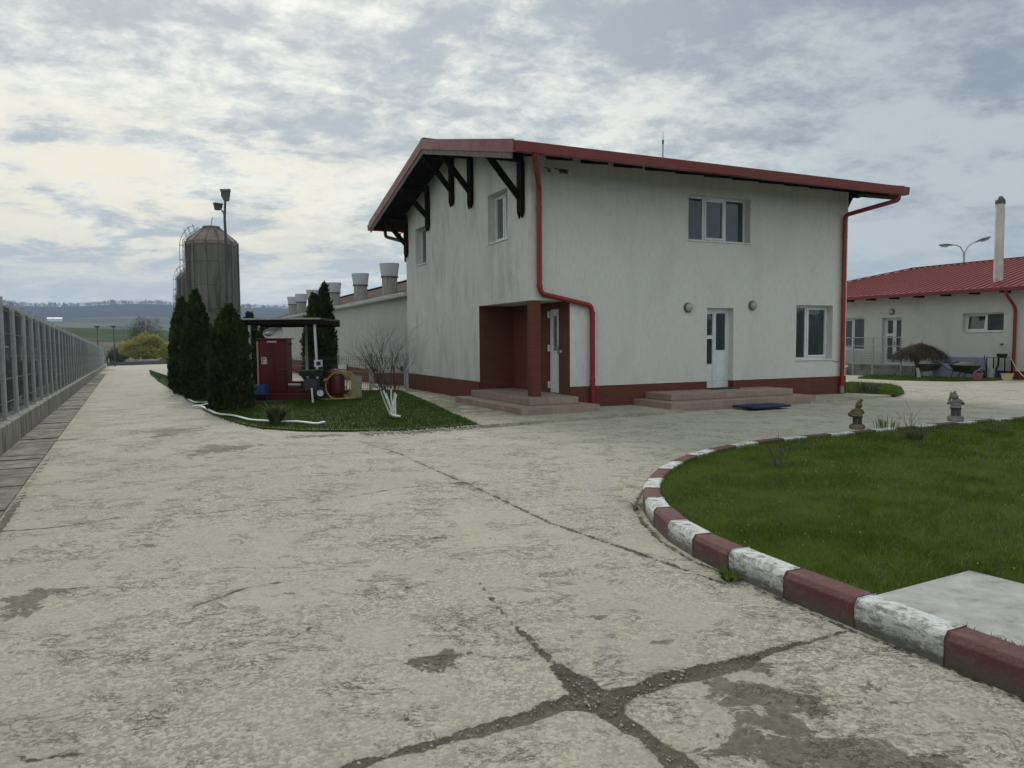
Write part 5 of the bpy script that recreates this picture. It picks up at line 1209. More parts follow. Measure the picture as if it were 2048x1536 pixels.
# wheeled garden machine
y = SY - .55
gm = empty('garden_machine', 'dark green wheeled machine with a long black handle and white-rimmed wheel by the shelter post', 'machine', (SX(625, y), y, T(SX(625, y), y))); o_ = Vector(gm.location)
q = lambda px, py, dy=0.0: AT(px, py, y + dy) - o_
m = MB(); a, b = q(601, 753), q(643, 738); m.add([(a.x, -.18, a.z + .03), (b.x - .03, -.18, a.z), (b.x - .03, .18, a.z), (a.x, .18, a.z + .03), (a.x + .03, -.20, b.z - .03), (b.x, -.22, b.z), (b.x, .22, b.z), (a.x + .03, .20, b.z - .03)], [(0, 3, 2, 1), (4, 5, 6, 7), (0, 1, 5, 4), (1, 2, 6, 5), (2, 3, 7, 6), (3, 0, 4, 7)]); m.build('hood', M['green_dk'], gm, bevel=.02)
m = MB(); m.tube([q(556, 741), q(572, 739.5), q(588, 739), q(600, 746), q(612, 756), q(628, 768)], [.03, .018, .016, .018, .018, .02], 8); m.tube([q(556, 741, .3), q(588, 739, .3), q(612, 756, .2)], .014, 6); m.build('handle', M['black'], gm, smooth=True)
m = MB(); m.tube([q(603, 752), q(622, 778), q(641, 786)], .018, 6); m.tube([q(640, 752), q(636, 770), q(641, 786)], .018, 6); m.tube([q(586, 775), q(606, 770), q(628, 766)], .014, 6); m.tube([q(590, 782), q(622, 776)], .012, 6); m.box(q(612, 770).x, q(636, 770).x, -.12, .12, q(620, 780).z, q(620, 758).z); m.build('frame', M['steel_dark'], gm, smooth=False)
def wheel(parent, c, r, w, axis='Y', rim=M['white_paint'], yaw=0):
    Q = tr(*c) @ rz(yaw) @ Matrix.Rotation(R(90), 4, 'X'); e = MB()
    e.lathe([(r * .62, -w / 2), (r * .93, -w / 2), (r, -w / 4), (r, w / 4), (r * .93, w / 2), (r * .62, w / 2), (r * .62, -w / 2)], 24, Q, capb=False, capt=False); ty = e.build('tyre', M['rubber'], parent, smooth=True)
    e = MB(); e.lathe([(r * .62, -w * .4), (r * .55, -w * .2), (r * .2, -w * .32), (r * .12, -w * .45), (.001, -w * .45)], 20, Q, capt=False, capb=False); e.lathe([(r * .62, w * .4), (r * .5, w * .2), (.001, w * .3)], 20, Q, capt=False, capb=False); rm = e.build('rim', rim, ty, smooth=True)
    e = MB()
    for i in range(5): a = i * 2 * math.pi / 5; e.lathe([(r * .10, -w * .36), (r * .10, -w * .34)], 8, Q @ tr(r * .4 * math.cos(a), r * .4 * math.sin(a), 0))
    e.build('rim_hole', M['black'], rm)
wheel(gm, q(641, 785.5, -.14), .145, .07)
wheel(gm, q(641, 785.5, .18), .145, .07)
m = MB(); m.ell(tuple(q(651, 761)), (.07, .06, .06)); tag(m.build('fuel_can', M['pink']), 'small round pinkish red can between the machine and the red cylinder', 'can'); bpy.data.objects['fuel_can'].location = o_
m = MB(); a = q(629, 734, .33) + o_; b = q(645, 720, .33) + o_; m.box(a.x, b.x, a.y - .05, a.y + .02, a.z, b.z); wb_ = m.build('meter_box', M['pvc'], bevel=.012); tag(wb_, 'small white box with a dark window fixed on the right front post of the shelter', 'box')
m = MB(); m.box(a.x + .07, b.x - .04, a.y - .056, a.y - .051, a.z + .05, b.z - .04); m.build('display', M['black'], wb_)
# trolley with the big red cylinder, yellow hose
y = SY - .25; gx = T(SX(672, y), y)
tr_ = empty('extinguisher_trolley', 'big red cylinder standing on a black wheeled trolley right of the shelter post', 'fire extinguisher', (SX(672, y), y, gx + .05)); zc0, zc1 = .10, AT(672, 737, y).z - gx - .05
m = MB(); m.lathe([(.18, zc0), (.215, zc0 + .04), (.22, zc0 + .1), (.22, zc1 - .14), (.20, zc1 - .06), (.14, zc1 - .015), (.05, zc1), (.05, zc1 + .05)], 28); m.build('cylinder', M['cab_red'], tr_, smooth=True)
m = MB(); hw = .24; m.tube([(-hw + .08, .12, .05), (-hw + .1, .22, zc1 + .12), (hw + .02, .22, zc1 + .12), (hw, .12, .05)], .016, 8); m.tube([(-.2, .2, .3), (.22, .2, .3)], .014, 6); m.box(-.22, .24, -.22, .2, .06, .09); m.build('frame', M['cab_red'], tr_, smooth=True)
m = MB(); m.box(.0, .23, .20, .21, zc1 - .03, zc1 + .10); m.build('label_plate', M['plate_white'], tr_)
for sx_ in (-.27, .29): wheel(tr_, (sx_, .22, .12), .12, .05, yaw=R(90), rim=M['steel_dark'])
m = MB(); cx, cz = SX(679, y), gx + .42
for j in range(7):
    rx, rz__ = .33 + .022 * j, .36 + .012 * j; dx = .022 * j; ph = random.uniform(0, 6)
    pts = [(cx + dx + rx * math.cos(t), y - .27 - .006 * j + .02 * math.sin(2 * t + ph), max(gx + .07, cz - .02 + rz__ * math.sin(t) + .01 * math.sin(3 * t + ph))) for t in np.linspace(0, 2 * math.pi, 34)]; m.tube(pts, .011, 6)
m.tube([(cx - .45, y - .40, gx + .065), (cx - .2, y - .45, gx + .065), (cx + .2, y - .42, gx + .065), (cx + .45, y - .35, gx + .07), (cx + .52, y - .2, gx + .1)], .012, 6)
tag(m.build('hose', M['yellow_hose'], smooth=True), 'yellow hose in wide hanging coils over the red cylinder', 'hose')
m = MB(); x0, x1 = SX(701, y + .3), SX(722, y + .3); m.beam(((x0 + x1) / 2, y + .2, gx + .05), ((x0 + x1) / 2, y + .34, gx + .66), x1 - x0, .02, up=(0, 1, 0)); tag(m.build('panel', mat('light_grey_board', (.21, .23, .235), .7, var=.1)), 'light grey board leaning upright behind the yellow hose coils', 'board')
m = MB(); 
for j in range(3): m.tube([(cx + .42 + .05 * j, y - .25, gx + .40), (cx + .52 + .05 * j, y - .26, gx + .25), (cx + .54 + .05 * j, y - .26, gx + .07)], .010, 6)
tag(m.build('cable', M['steel'], smooth=True), 'pale grey cable hanging in loops before the light grey board', 'cable')
p = G(626.5, 807, .03); m = MB(); t_ = AT(623.5, 776, p.y); m.beam((p.x, p.y, p.z - .1), (t_.x, t_.y, t_.z), .04, .04, up=(0, 1, 0)); tag(m.build('stake', M['white_paint'], bevel=.004), 'short plain white stake in the lawn before the shelter post', 'stake')

# ---------------------------------------------------------------- mesh fence and gate behind the lawn
gp0 = G(739, 783); gp1 = G(815.5, 780)
yf = (gp0.y + gp1.y) / 2 + .05
mf = empty('fence', 'low wire mesh fence between the shelter and the narrow gate', 'fence', (gp0.x, yf, T(gp0.x, yf))); o_ = Vector(mf.location)
xe = AT(548, 700, yf).x - o_.x; hz = AT(700, 712, yf).z - o_.z
def wiremesh(x0, x1, z0, z1, st=.06, r=.006, y=0.0):
    m = MB(); n = int((x1 - x0) / st)
    for i in range(n + 1): x = x0 + (x1 - x0) * i / n; m.tube([(x, y, z0), (x, y, z1)], r, 3, cap=False)
    z = z0 + .02
    while z < z1: m.tube([(x0, y + .004, z), (x1, y + .004, z)], r * 1.15, 3, cap=False); z += .19
    for dz in (.06, .12): m.tube([(x0, y + .004, z1 - dz), (x1, y + .004, z1 - dz)], r * 1.15, 3, cap=False)
    return m
wiremesh(xe, -.03, .06, hz).build('mesh_panel', M['steel_dark'], mf)
for i in range(4):
    x = xe * i / 3; m = MB(); m.box(x - .03, x + .03, .0, .06, -.05, hz + .03); m.build('post', M['steel'], mf)
gt = empty('gate', 'narrow galvanised mesh gate between the mesh fence and the house corner', 'gate', (gp0.x, yf - .06, T(gp0.x, yf))); o_ = Vector(gt.location); w = AT(814, 700, yf).x - o_.x; hz2 = AT(740, 707, yf).z - o_.z
for x in (.02, w): m = MB(); m.box(x - .045, x + .045, -.045, .045, -.05, hz2 + .03); m.build('post', M['steel'], gt, bevel=.004)
m = MB(); 
for z in (.14, .62, hz2 - .08): m.box(.085, w - .065, -.02, .02, z - .022, z + .022)
for x in (.105, w - .085): m.box(x - .02, x + .02, -.0195, .0195, .162, hz2 - .102)
m.build('frame', M['steel'], gt); wiremesh(.12, w - .10, .16, hz2 - .1, .05).build('mesh_panel', M['steel_dark'], gt)
m = MB(); m.box(w - .20, w - .13, -.06, -.021, .66, .80); m.tube([(w - .16, -.06, .74), (w - .16, -.10, .74), (w - .27, -.10, .74)], .01, 6); m.build('handle', M['black'], gt)

# ---------------------------------------------------------------- bare shrub with limewashed stems, stakes, spiky plant, hoses
def branchy(seed, base, stems, h, spread, r0, twig, depth=3, white=None, dirs=None, zfan=.6):
    g = random.Random(seed); up = MB(); lo = MB()
    def grow(p, d, L, r, lv):
        pts = [p.copy()]; n = 5; dd = d.copy()
        for i in range(n):
            dd = (dd + Vector((g.gauss(0, .09), g.gauss(0, .09), g.gauss(.02, .06)))).normalized(); pts.append(pts[-1] + dd * (L / n))
        rs = [r * (1 - .11 * i) for i in range(n + 1)]
        if white and lv == 0:
            lo.tube(pts[:4], [q * 1.08 for q in rs[:4]], 7); up.tube(pts[3:], rs[3:], 6); up.tube([pts[-1], pts[-1] + dd * .35, pts[-1] + dd * .7 + Vector((g.gauss(0, .1), 0, 0))], [rs[-1], rs[-1] * .6, rs[-1] * .25], 5)
        else: up.tube(pts, rs, 5 if lv < 2 else 4)
        if lv < depth:
            for j in range(twig[lv]):
                i = g.choice([2, 3, 4, 5]) if lv else g.choice([3, 4, 5, 5]); a = g.uniform(0, 6.283); s = g.uniform(.35, .95)
                nd = (dd + Vector((math.cos(a) * s, math.sin(a) * s, g.uniform(-.2, .35)))).normalized(); grow(pts[i], nd, L * g.uniform(.5, .85), rs[i] * .62, lv + 1)
    for i in range(stems):
        a = 2 * math.pi * i / stems + g.uniform(-.4, .4); s = spread * g.uniform(.4, 1.0); d = Vector((math.cos(a) * s, math.sin(a) * s, 1)).normalized()
        if dirs: d = Vector(dirs[i % len(dirs)]).normalized()
        grow(Vector((math.cos(a) * .04, math.sin(a) * .04, -.03)), d, h * g.uniform(.8, 1.1), r0 * g.uniform(.7, 1.1), 0)
    return up, lo
p = G(786, 832, .03)
sb = empty('shrub', 'bare many-stemmed shrub with white limewashed lower stems on the left lawn', 'shrub', p)
up, lo = branchy(5, p, 8, 1.0, .20, .019, [4, 4, 3], 3, white=True, dirs=[(-.42, 0, 1), (-.30, .1, 1), (-.16, 0, 1), (-.06, .12, 1), (.03, 0, 1), (-.34, -.12, 1), (.12, .05, 1), (-.22, .05, 1)])
up.build('branches', M['bark_red'], sb); lo.build('stems', M['white_paint'], sb, smooth=True)
p = G(791, 836, .03); stk = empty('stake', 'thin stake, red above and white below, beside the limewashed shrub', 'stake', p)
z0_ = AT(791, 785, p.y).z - p.z; z1_ = AT(789.5, 732, p.y).z - p.z
m = MB(); m.tube([(0, 0, -.08), (-.005, 0, z0_)], .020, 8); m.build('white_part', M['white_paint'], stk, smooth=True); m = MB(); m.tube([(-.005, 0, z0_ + .0005), (-.015, 0, z1_)], .0195, 8); m.build('red_part', M['cab_red'], stk, smooth=True)
p = G(801, 835, .045); m = MB(); m.tube([(0, 0, .03), (-.16, .02, .06), (-.21, .02, .13)], [.03, .028, .02], 8); o = m.build('fallen_stem', M['white_paint'], sb, smooth=True); o.location = (p.x - sb.location.x, p.y - sb.location.y, .0)
def spiky(px, py, h, n, r, lab, mt, wid=.018, z=.03, lean=1.3, seed=3, group=None, name='plant', cat='plant'):
    p = G(px, py, z); g = np.random.default_rng(seed)
    th = g.uniform(0, 6.28, n); rr_ = r * np.sqrt(g.uniform(0, 1, n)) * .45; L = h * g.uniform(.55, 1.15, n); out = np.stack([np.cos(th), np.sin(th), 0 * th], -1)
    ln = g.uniform(.1, 1.0, n) * lean * r; a = np.stack([-np.sin(th), np.cos(th), 0 * th], -1) * wid * .5; b0 = out * rr_[:, None]; up_ = np.stack([0 * L, 0 * L, L], -1)
    m_ = b0 + up_ * .62 + out * (ln * .35)[:, None]; tp = b0 + up_ * (1 - .3 * g.uniform(0, 1, n))[:, None] + out * ln[:, None]
    V = np.stack([b0 - a, b0 + a, m_ + a * .9, m_ - a * .9, tp], 1).reshape(-1, 3); b = np.arange(n)[:, None] * 5
    o = npmesh(name, V, np.concatenate([b + [0, 1, 2], b + [0, 2, 3], b + [3, 2, 4]]), mt, attrs={'rnd': np.repeat(g.uniform(0, 1, n), 5)}); o.location = p; tag(o, lab, cat, group); return o
spiky(553, 847, .42, 210, .26, 'grey-green spiky plant at the edge of the left lawn, over the white hose', M['spiky'], wid=.03, seed=4)
def hose(pxs, name, r, mt, lab, cat, z=.03, flat=.6):
    pts = []
    for a, b in pxs: q = G(a, b); pts.append(Vector((q.x, q.y, T(q.x, q.y) + z)))
    P = []
    for i in range(len(pts) - 1):
        p0, p1, p2, p3 = pts[max(i - 1, 0)], pts[i], pts[i + 1], pts[min(i + 2, len(pts) - 1)]
        for t in np.linspace(0, 1, 7)[:-1]: t = float(t); P.append(.5 * ((2 * p1) + (p2 - p0) * t + (2 * p0 - 5 * p1 + 4 * p2 - p3) * t * t + (3 * p1 - p0 - 3 * p2 + p3) * t ** 3))
    P.append(pts[-1]); m = MB(); m.tube(P, r, 8, flat=flat); o = m.build(name, mt, smooth=True); tag(o, lab, cat); return o
hose([(375, 785), (372, 795), (381, 804), (394, 808), (420, 808), (430, 808)], 'hose', .035, M['hose_white'], 'short piece of white hose curling from the slim conifer to the plump one', 'hose', z=.05)
hose([(426, 810), (404, 815), (387, 817), (404, 818), (420, 826), (436, 833), (467, 837), (486, 842), (502, 846), (527, 848), (545, 849), (560, 850), (594, 850), (622, 853), (634, 854), (648, 851)], 'hose', .038, M['hose_white'], 'long white hose winding along the edge of the left lawn', 'hose', z=.065)

# ---------------------------------------------------------------- low house on the right
RU = 20.5
low = empty('low_house', 'low white house with a red sheet hip roof at the right edge', 'house', HO, HA)
RL = tr(RU, 0, 0) @ LF
wv = lambda px, py: (lambda q: (q.y, q.z))(HP(px, py, u=RU))
h1 = (2.13, 3.68, 1.74, 2.45); h2 = (6.28, 7.20, .40, 2.38); h3 = (8.08, 9.70, 1.0, 2.42)
mb = MB(); wallgrid(mb, -7, 14.4, .0, 3.28, [h1, h2, h3], RL); mb.add([(RU, 14.4, 0), (RU + 9.5, 14.4, 0), (RU + 9.5, 14.4, 3.2), (RU, 14.4, 3.2)], [(0, 1, 2, 3)]); mb.add([(RU, -7, 0), (RU + 9.5, -7, 0), (RU + 9.5, -7, 3.2), (RU + 4.7, -7, 4.8), (RU, -7, 3.2)], [(0, 1, 2, 3, 4)]); mb.add([(RU + 9.5, -7, 0), (RU + 9.5, 14.4, 0), (RU + 9.5, 14.4, 3.2), (RU + 9.5, -7, 3.2)], [(0, 1, 2, 3)])
mb.build('wall', M['stucco_low'], low)
for a, b, c in ((-7, 2.6, .30), (7.2, 14.4, .38)): mb = MB(); mb.box(RU - .03, RU - .001, a, b, -.2, c); mb.build('plinth', M['brick'], low)
mb = MB(); mb.box(RU - .05, RU - .001, 2.77, 4.9, -.2, .78); mb.build('lavender_board', M['lavender'], low)
E0, RW, ZE, ZR_ = RU - .55, 5.55, 3.34, 4.84; rid = 9.55; V2 = rid + RW; VL = -7.6
def lrz(u): return ZE + (ZR_ - ZE) * (u - E0) / RW
mb = MB(); UB = E0 + 2 * RW
mb.add([(E0, VL, ZE), (E0, V2, ZE), (E0 + RW, rid, ZR_), (E0 + RW, VL, ZR_), (UB, V2, ZE), (UB, VL, ZE)], [(0, 1, 2, 3), (1, 4, 2), (3, 2, 4, 5)])
mb.add([(E0, VL, ZE - .04), (E0, V2, ZE - .04), (UB, V2, ZE - .04), (UB, VL, ZE - .04)], [(0, 1, 2, 3)])
v = VL
while v < V2 - .1:
    ue = E0 + RW if v < rid else E0 + RW - (v - rid); 
    if ue - E0 > .1: mb.beam((E0 + .01, v, ZE + .02), (ue, v, lrz(ue) + .02), .035, .035)
    v += .29
mb.beam((E0 + RW, VL, ZR_ + .04), (E0 + RW, rid, ZR_ + .04), .2, .04); mb.beam((E0, V2, ZE + .04), (E0 + RW, rid, ZR_ + .04), .16, .04)
mb.build('roof', mat('red_roof_sheet_low', (.20, .021, .018), .45, var=.14, vscale=2.0, dirt=(.24, .06, .05), dscale=1.2, damt=.4), low)
mb = MB(); mb.box(E0 - .13, E0 - .003, VL, V2 + .1, ZE - .15, ZE - .0); mb.build('gutter', M['red_metal'], low, bevel=.02)
for i in range(20):
    v = VL + .6 + i * 1.12; mb = MB(); mb.box(E0 + .02, RU, v - .05, v + .05, ZE - .20, ZE - .045); mb.build('rafter', M['wood_dark'], low)
window(low, RL, *h1, [(0, .88, 0, .71, 0), (.88, 1.55, 0, .71, 1)][::-1] and [(0, .75, 0, .71, 0), (.75, 1.55, 0, .71, 1, 'tilt')])
window(low, RL, *h3, [(0, .70, 0, 1.42, 0), (.70, 1.62, 0, 1.42, 1)], curt=[(.05, .4)])
door(low, RL, *h2, [6.74], panes=[(6.35, 6.64, .98, 2.27), (6.80, 7.06, 1.72, 2.27), (6.80, 7.06, .62, 1.60)], panels=[(6.35, 6.64, .50, .88)], handle=(6.72, 1.3, -1))
m = MB(); m.lathe([(.13, 0), (.13, .04), (.10, .06)], 24, tr(RU, 6.73, 2.63) @ Matrix.Rotation(R(-90), 4, 'Y')); L_ = m.build('wall_lamp', M['glass_lamp_dark'], low, smooth=True); m = MB(); m.lathe([(.10, .05), (.08, .10), (.001, .12)], 24, tr(RU, 6.73, 2.63) @ Matrix.Rotation(R(-90), 4, 'Y'), capt=False); m.build('lamp_shade', M['lamp_glass'], L_, smooth=True)
dp = HP(2030, 640, u=RU - .1).y
pipe([(E0 - .06, dp + .05, ZE - .14), (E0 + .0, dp + .04, ZE - .3), (RU - .1, dp, ZE - .75), (RU - .1, dp, .1)], parent=low, r=.055, bands=[(Vector((RU - .1, dp, z)), Vector((RU - .1, dp, z + .05))) for z in (.9, 2.1)])
for u_ in np.linspace(21, 25.3, 60):      # where the flue meets the roof
    q = HP(1997, 541, u=float(u_))
    if q.z >= lrz(u_): break
topz = HP(2000, 402, u=float(u_)).z; rw = 8.2 / FPX * (HO + eu * u_ + ev * q.y).y
m = MB(); m.tube([(u_, q.y, lrz(u_) - .3), (u_ - .02, q.y, topz)], rw, 20, cap=False); m.tube([(u_, q.y, lrz(u_) + .36), (u_, q.y, lrz(u_) + .40)], rw + .012, 20); m.tube([(u_, q.y, lrz(u_) + 1.6), (u_, q.y, lrz(u_) + 1.63)], rw + .008, 20)
fl = m.build('flue_pipe', mat('pale_flue_metal', (.55, .53, .48), .55, .1, var=.15, vscale=3, dirt=(.35, .30, .24), dscale=2), low, smooth=True)
m = MB(); m.lathe([(rw * 1.12, -.12), (rw * 1.12, .02), (rw * .55, .14), (rw * .5, .16)], 8, tr(u_ - .02, q.y, topz), capb=False); m.build('flue_cap', M['steel_dark'], fl)

# landing, ramp and railing before the low house
lz = .36
ld = empty('ramp', 'grey concrete landing and ramp before the low house door', 'ramp', HO, HA)
m = MB(); m.box(18.9, RU - .052, 5.3, 9.9, -.2, lz); m.build('landing', M['concrete_grey'], ld)
m = MB(); m.add([(17.0, 7.4, .0), (18.9, 7.4, lz), (18.9, 9.4, lz), (17.0, 9.4, 0), (17.0, 7.4, -.2), (18.9, 7.4, -.2), (18.9, 9.4, -.2), (17.0, 9.4, -.2)], [(0, 1, 2, 3), (0, 4, 5, 1), (1, 5, 6, 2), (2, 6, 7, 3), (3, 7, 4, 0)]); m.build('slope', M['conc_pale'], ld)
m = MB(); m.box(18.7, 18.85, 4.4, 7.38, -.2, .46); m.build('side_wall', M['concrete_grey'], ld, bevel=.01)
rl = empty('railing', 'galvanised mesh railing on the landing of the low house', 'railing', HO, HA); u = 18.6
vA, vB = HP(1803, 680, u=u).y, HP(1672, 680, u=u).y; zt2 = HP(1740, 675, u=u).z
m = MB()
for z in (.48, zt2 - .35, zt2): m.beam((u, vA, z), (u, vB, z), .035, .035)
m.build('rail', M['steel'], rl)
for v in (vA, HP(1746, 680, u=u).y, HP(1707, 680, u=u).y, vB): m = MB(); m.box(u - .025, u + .025, v - .025, v + .025, .0, zt2 + .02); m.build('post', M['steel'], rl)
m = MB(); n = int((vB - vA) / .07)
for i in range(n): v = vA + (vB - vA) * i / n; m.tube([(u, v, .48), (u, v, zt2 - .02)], .0035, 3, cap=False)
for i in range(5): m.tube([(u + .006, vA, .5 + i * .1), (u + .006, vB, .5 + i * .1)], .0035, 3, cap=False)
m.build('bars', M['steel_dark'], rl)

# weeping umbrella-shaped tree
p = G(1838, 758); pm_ = FPX / p.y
ut = empty('tree', 'small grafted weeping tree with a brown umbrella crown and white limewashed trunk', 'tree', p)
H_ = AT(1838, 690, p.y).z - p.z; Rx = 52 / pm_
m = MB(); m.tube([(0, 0, -.05), (-.03, 0, .22), (-.08, 0, .42)], [.075, .06, .05], 10); m.build('trunk', M['white_paint'], ut, smooth=True); m = MB(); g = random.Random(4)
m.tube([(-.08, 0, .42), (-.09, 0, .6)], [.055, .07], 8)
for i in range(16):
    a = i * .4 + g.uniform(-.2, .2); r1 = Rx * g.uniform(.3, .6); m.tube([(-.09, 0, .52), (-.09 + r1 * .5 * math.cos(a), r1 * .5 * math.sin(a), H_ * .78), (-.09 + r1 * math.cos(a), r1 * math.sin(a), H_ * .93)], [.03, .018, .008], 5)
m.build('limbs', M['bark'], ut, smooth=True)
gg = np.random.default_rng(8); n = 2600; V = []; F = []; rn = []
for i in range(n):
    a = gg.uniform(0, 6.283); r0 = Rx * gg.uniform(.0, .9) ** .8; z0 = H_ * (1 - .36 * (r0 / Rx) ** 2.0) + gg.normal(0, .045); L = gg.uniform(.2, .70) * (.5 + .6 * r0 / Rx)
    P = [np.array([r0 * math.cos(a), r0 * math.sin(a), z0])]; o1 = gg.uniform(.5, 1.0); zmin = .44 + .22 * (1 - r0 / Rx) + gg.uniform(0, .2)
    for j in range(1, 4): t = j / 3; P.append(P[0] + np.array([math.cos(a), math.sin(a), 0]) * L * o1 * .55 * (1 - (1 - t) ** 2) + np.array([0, 0, -L * t ** 1.6]) + gg.normal(0, .012, 3))
    wv_ = np.array([-math.sin(a + gg.uniform(-1, 1)), math.cos(a), 0]) * gg.uniform(.003, .0085); b = len(V)
    for j, q in enumerate(P): q[2] = max(q[2], zmin + gg.uniform(0, .12)); V += [q - wv_ * (1 - .2 * j), q + wv_ * (1 - .2 * j)]
    for j in range(3): F.append((b + 2 * j, b + 2 * j + 1, b + 2 * j + 3, b + 2 * j + 2))
    rn += [gg.uniform()] * 8
npmesh('crown', V, F, M['twig_brown'], ut, attrs={'rnd': rn})

# tools and tubs against the low house
def LP(px, py, u): q = HP(px, py, u=u); return HO + eu * q.x + ev * q.y + Vector((0, 0, q.z))
def onground(px, u): q = HP(px, 700, u=u); p = HO + eu * q.x + ev * q.y; return Vector((p.x, p.y, 0)), 8 and (p.y / FPX)
def wheelbarrow(px, u, lab, load=True, yaw=0.0, first=None):
    p, s = onground(px, u)
    if first: e = copy_tree(first); e.location = p; e.rotation_euler = (0, 0, HA + R(90) + yaw); e['label'] = lab; return e
    e = empty('wheelbarrow', lab, 'wheelbarrow', p, HA + R(90) + yaw, 'wheelbarrows against the low house')
    m = MB(); Lb, Wb = .40, .30       # x runs from the handles (-x) to the wheel (+x)
    b = [(-.26, -.17, .26), (.24, -.15, .24), (.24, .15, .24), (-.26, .17, .26)]; t_ = [(-.42, -Wb, .52), (.46, -Wb + .03, .50), (.46, Wb - .03, .50), (-.42, Wb, .52)]
    bi = [(x * .96, y * .93, z + .012) for x, y, z in b]; ti = [(x * .96, y * .95, z) for x, y, z in t_]
    m.add(b + t_ + bi + ti, [(0, 3, 2, 1), (0, 1, 5, 4), (1, 2, 6, 5), (2, 3, 7, 6), (3, 0, 4, 7), (8, 9, 10, 11), (8, 12, 13, 9), (9, 13, 14, 10), (10, 14, 15, 11), (11, 15, 12, 8), (4, 5, 13, 12), (5, 6, 14, 13), (6, 7, 15, 14), (7, 4, 12, 15)]); m.build('tray', M['green_dk'], e)
    m = MB()
    for sg in (-1, 1): m.tube([(-.95, sg * .29, .60), (-.78, sg * .28, .58), (-.5, sg * .25, .34), (.2, sg * .12, .22), (.62, sg * .06, .19)], .017, 8); m.tube([(-.30, sg * .22, .28), (-.38, sg * .25, .0), (-.22, sg * .22, .0), (-.05, sg * .18, .25)], .014, 6)
    m.tube([(.62, -.06, .19), (.62, .06, .19)], .014, 6); m.build('frame', M['black'], e, smooth=True)
    m = MB(); 
    for sg in (-1, 1): m.tube([(-1.0, sg * .29, .605), (-.84, sg * .285, .588)], .022, 8)
    m.build('grip', M['rubber'], e, smooth=True)
    wheel(e, (.62, 0, .19), .19, .08, rim=M['steel_dark'])
    return e
w1 = wheelbarrow(1931, 19.3, 'dark green wheelbarrow heaped with sand before the lavender board', yaw=R(180))
m = MB(); m.ell((0, 0, .50), (.36, .23, .13), 16, 8); sd_ = m.build('sand_heap', mat('damp_sand', (.17, .135, .095), .95, var=.3, vscale=12, bump=.6)); sd_.location = w1.location; sd_.rotation_euler = w1.rotation_euler; tag(sd_, 'heap of brown sand filling the wheelbarrow before the lavender board', 'sand heap')
w2 = wheelbarrow(1860, 19.6, 'dark wheelbarrow in the shade behind the umbrella tree', first=w1, yaw=R(0))
p, s = onground(1887, 19.7); m = MB(); m.ell((0, 0, .0), (.06, .36, .56), 24, 14, mi=0); dm = m.build('round_cover', M['lavender'], smooth=True); dm.location = (p.x, p.y, .0); dm.rotation_euler = (0, R(8), HA); tag(dm, 'lavender-grey rounded cover standing between the umbrella tree and the wheelbarrow', 'cover')
def tub(px, u, r0, r1, h, mt, lab, name, cat, sq=False, z=0.0, rim=.012):
    p, s = onground(px, u); n = 24; m = MB()
    if sq: 
        a, b = r0, r1; q0_ = [(-a, -a * .7), (a, -a * .7), (a, a * .7), (-a, a * .7)]; q1_ = [(-b, -b * .7), (b, -b * .7), (b, b * .7), (-b, b * .7)]; t = .012
        V = [(x, y, 0) for x, y in q0_] + [(x, y, h) for x, y in q1_] + [(x * .93, y * .9, h) for x, y in q1_] + [(x * .93, y * .9, .02) for x, y in q0_]
        m.add(V, [(0, 3, 2, 1)] + [(i, (i + 1) % 4, 4 + (i + 1) % 4, 4 + i) for i in range(4)] + [(4 + i, 4 + (i + 1) % 4, 8 + (i + 1) % 4, 8 + i) for i in range(4)] + [(8 + i, 8 + (i + 1) % 4, 12 + (i + 1) % 4, 12 + i) for i in range(4)] + [(12, 13, 14, 15)])
        for s_ in (-1, 1): m.box(-b - .012, b + .012, s_ * (b * .7) - .008, s_ * (b * .7) + .012, h - .028, h + .004); m.box(s_ * b - .010, s_ * b + .012, -b * .7, b * .7, h - .026, h + .003)
        for i in range(5): x = -a * .8 + a * .4 * i; m.beam((x, -a * .7 - .003, .02), (x * 1.1, -b * .7 - .003, h - .03), .012, .012)
    else: m.lathe([(r0, 0), (r1, h), (r1 + rim, h), (r1 + rim, h + .02), (r1 - .012, h + .02), (r0 - .01, .02), (.001, .02)], n)
    o = m.build(name, mt, smooth=not sq); o.location = (p.x, p.y, z); o.rotation_euler = (0, 0, HA + R(90)); tag(o, lab, cat); return o
bk = tub(1958, 18.9, .12, .155, .24, M['pink'], 'faded pink bucket beside the sand wheelbarrow', 'bucket', 'bucket')
m = MB(); m.tube([(-.16, 0, .25), (-.12, 0, .33), (0, 0, .37), (.12, 0, .33), (.16, 0, .25)], .006, 6); m.build('handle', M['steel'], bk, smooth=True)
tub(2016, 19.7, .13, .155, .24, M['cream'], 'cream yellow plastic box standing before the foot of the red downpipe', 'box', 'plastic box', sq=True)
tub(2002, 20.1, .11, .13, .30, M['navy'], 'dark blue bucket under the metal table', 'bucket', 'bucket')
tub(1984, 20.1, .14, .16, .36, M['steel'], 'dull metal churn under the left side of the table', 'churn', 'churn')
tb = empty('table', 'rusty metal frame table against the low house wall', 'table', onground(1999, 20.1)[0], HA + R(90)); z = .80; hw = .34
m = MB(); m.box(-hw, hw, -.22, .22, z - .015, z); m.build('table_top', M['steel_dark'], tb)
for x in (-hw + .02, hw - .02):
    for y in (-.2, .2): m = MB(); m.box(x - .014, x + .014, y - .014, y + .014, 0, z - .016); m.build('leg', M['wood_dark'], tb)
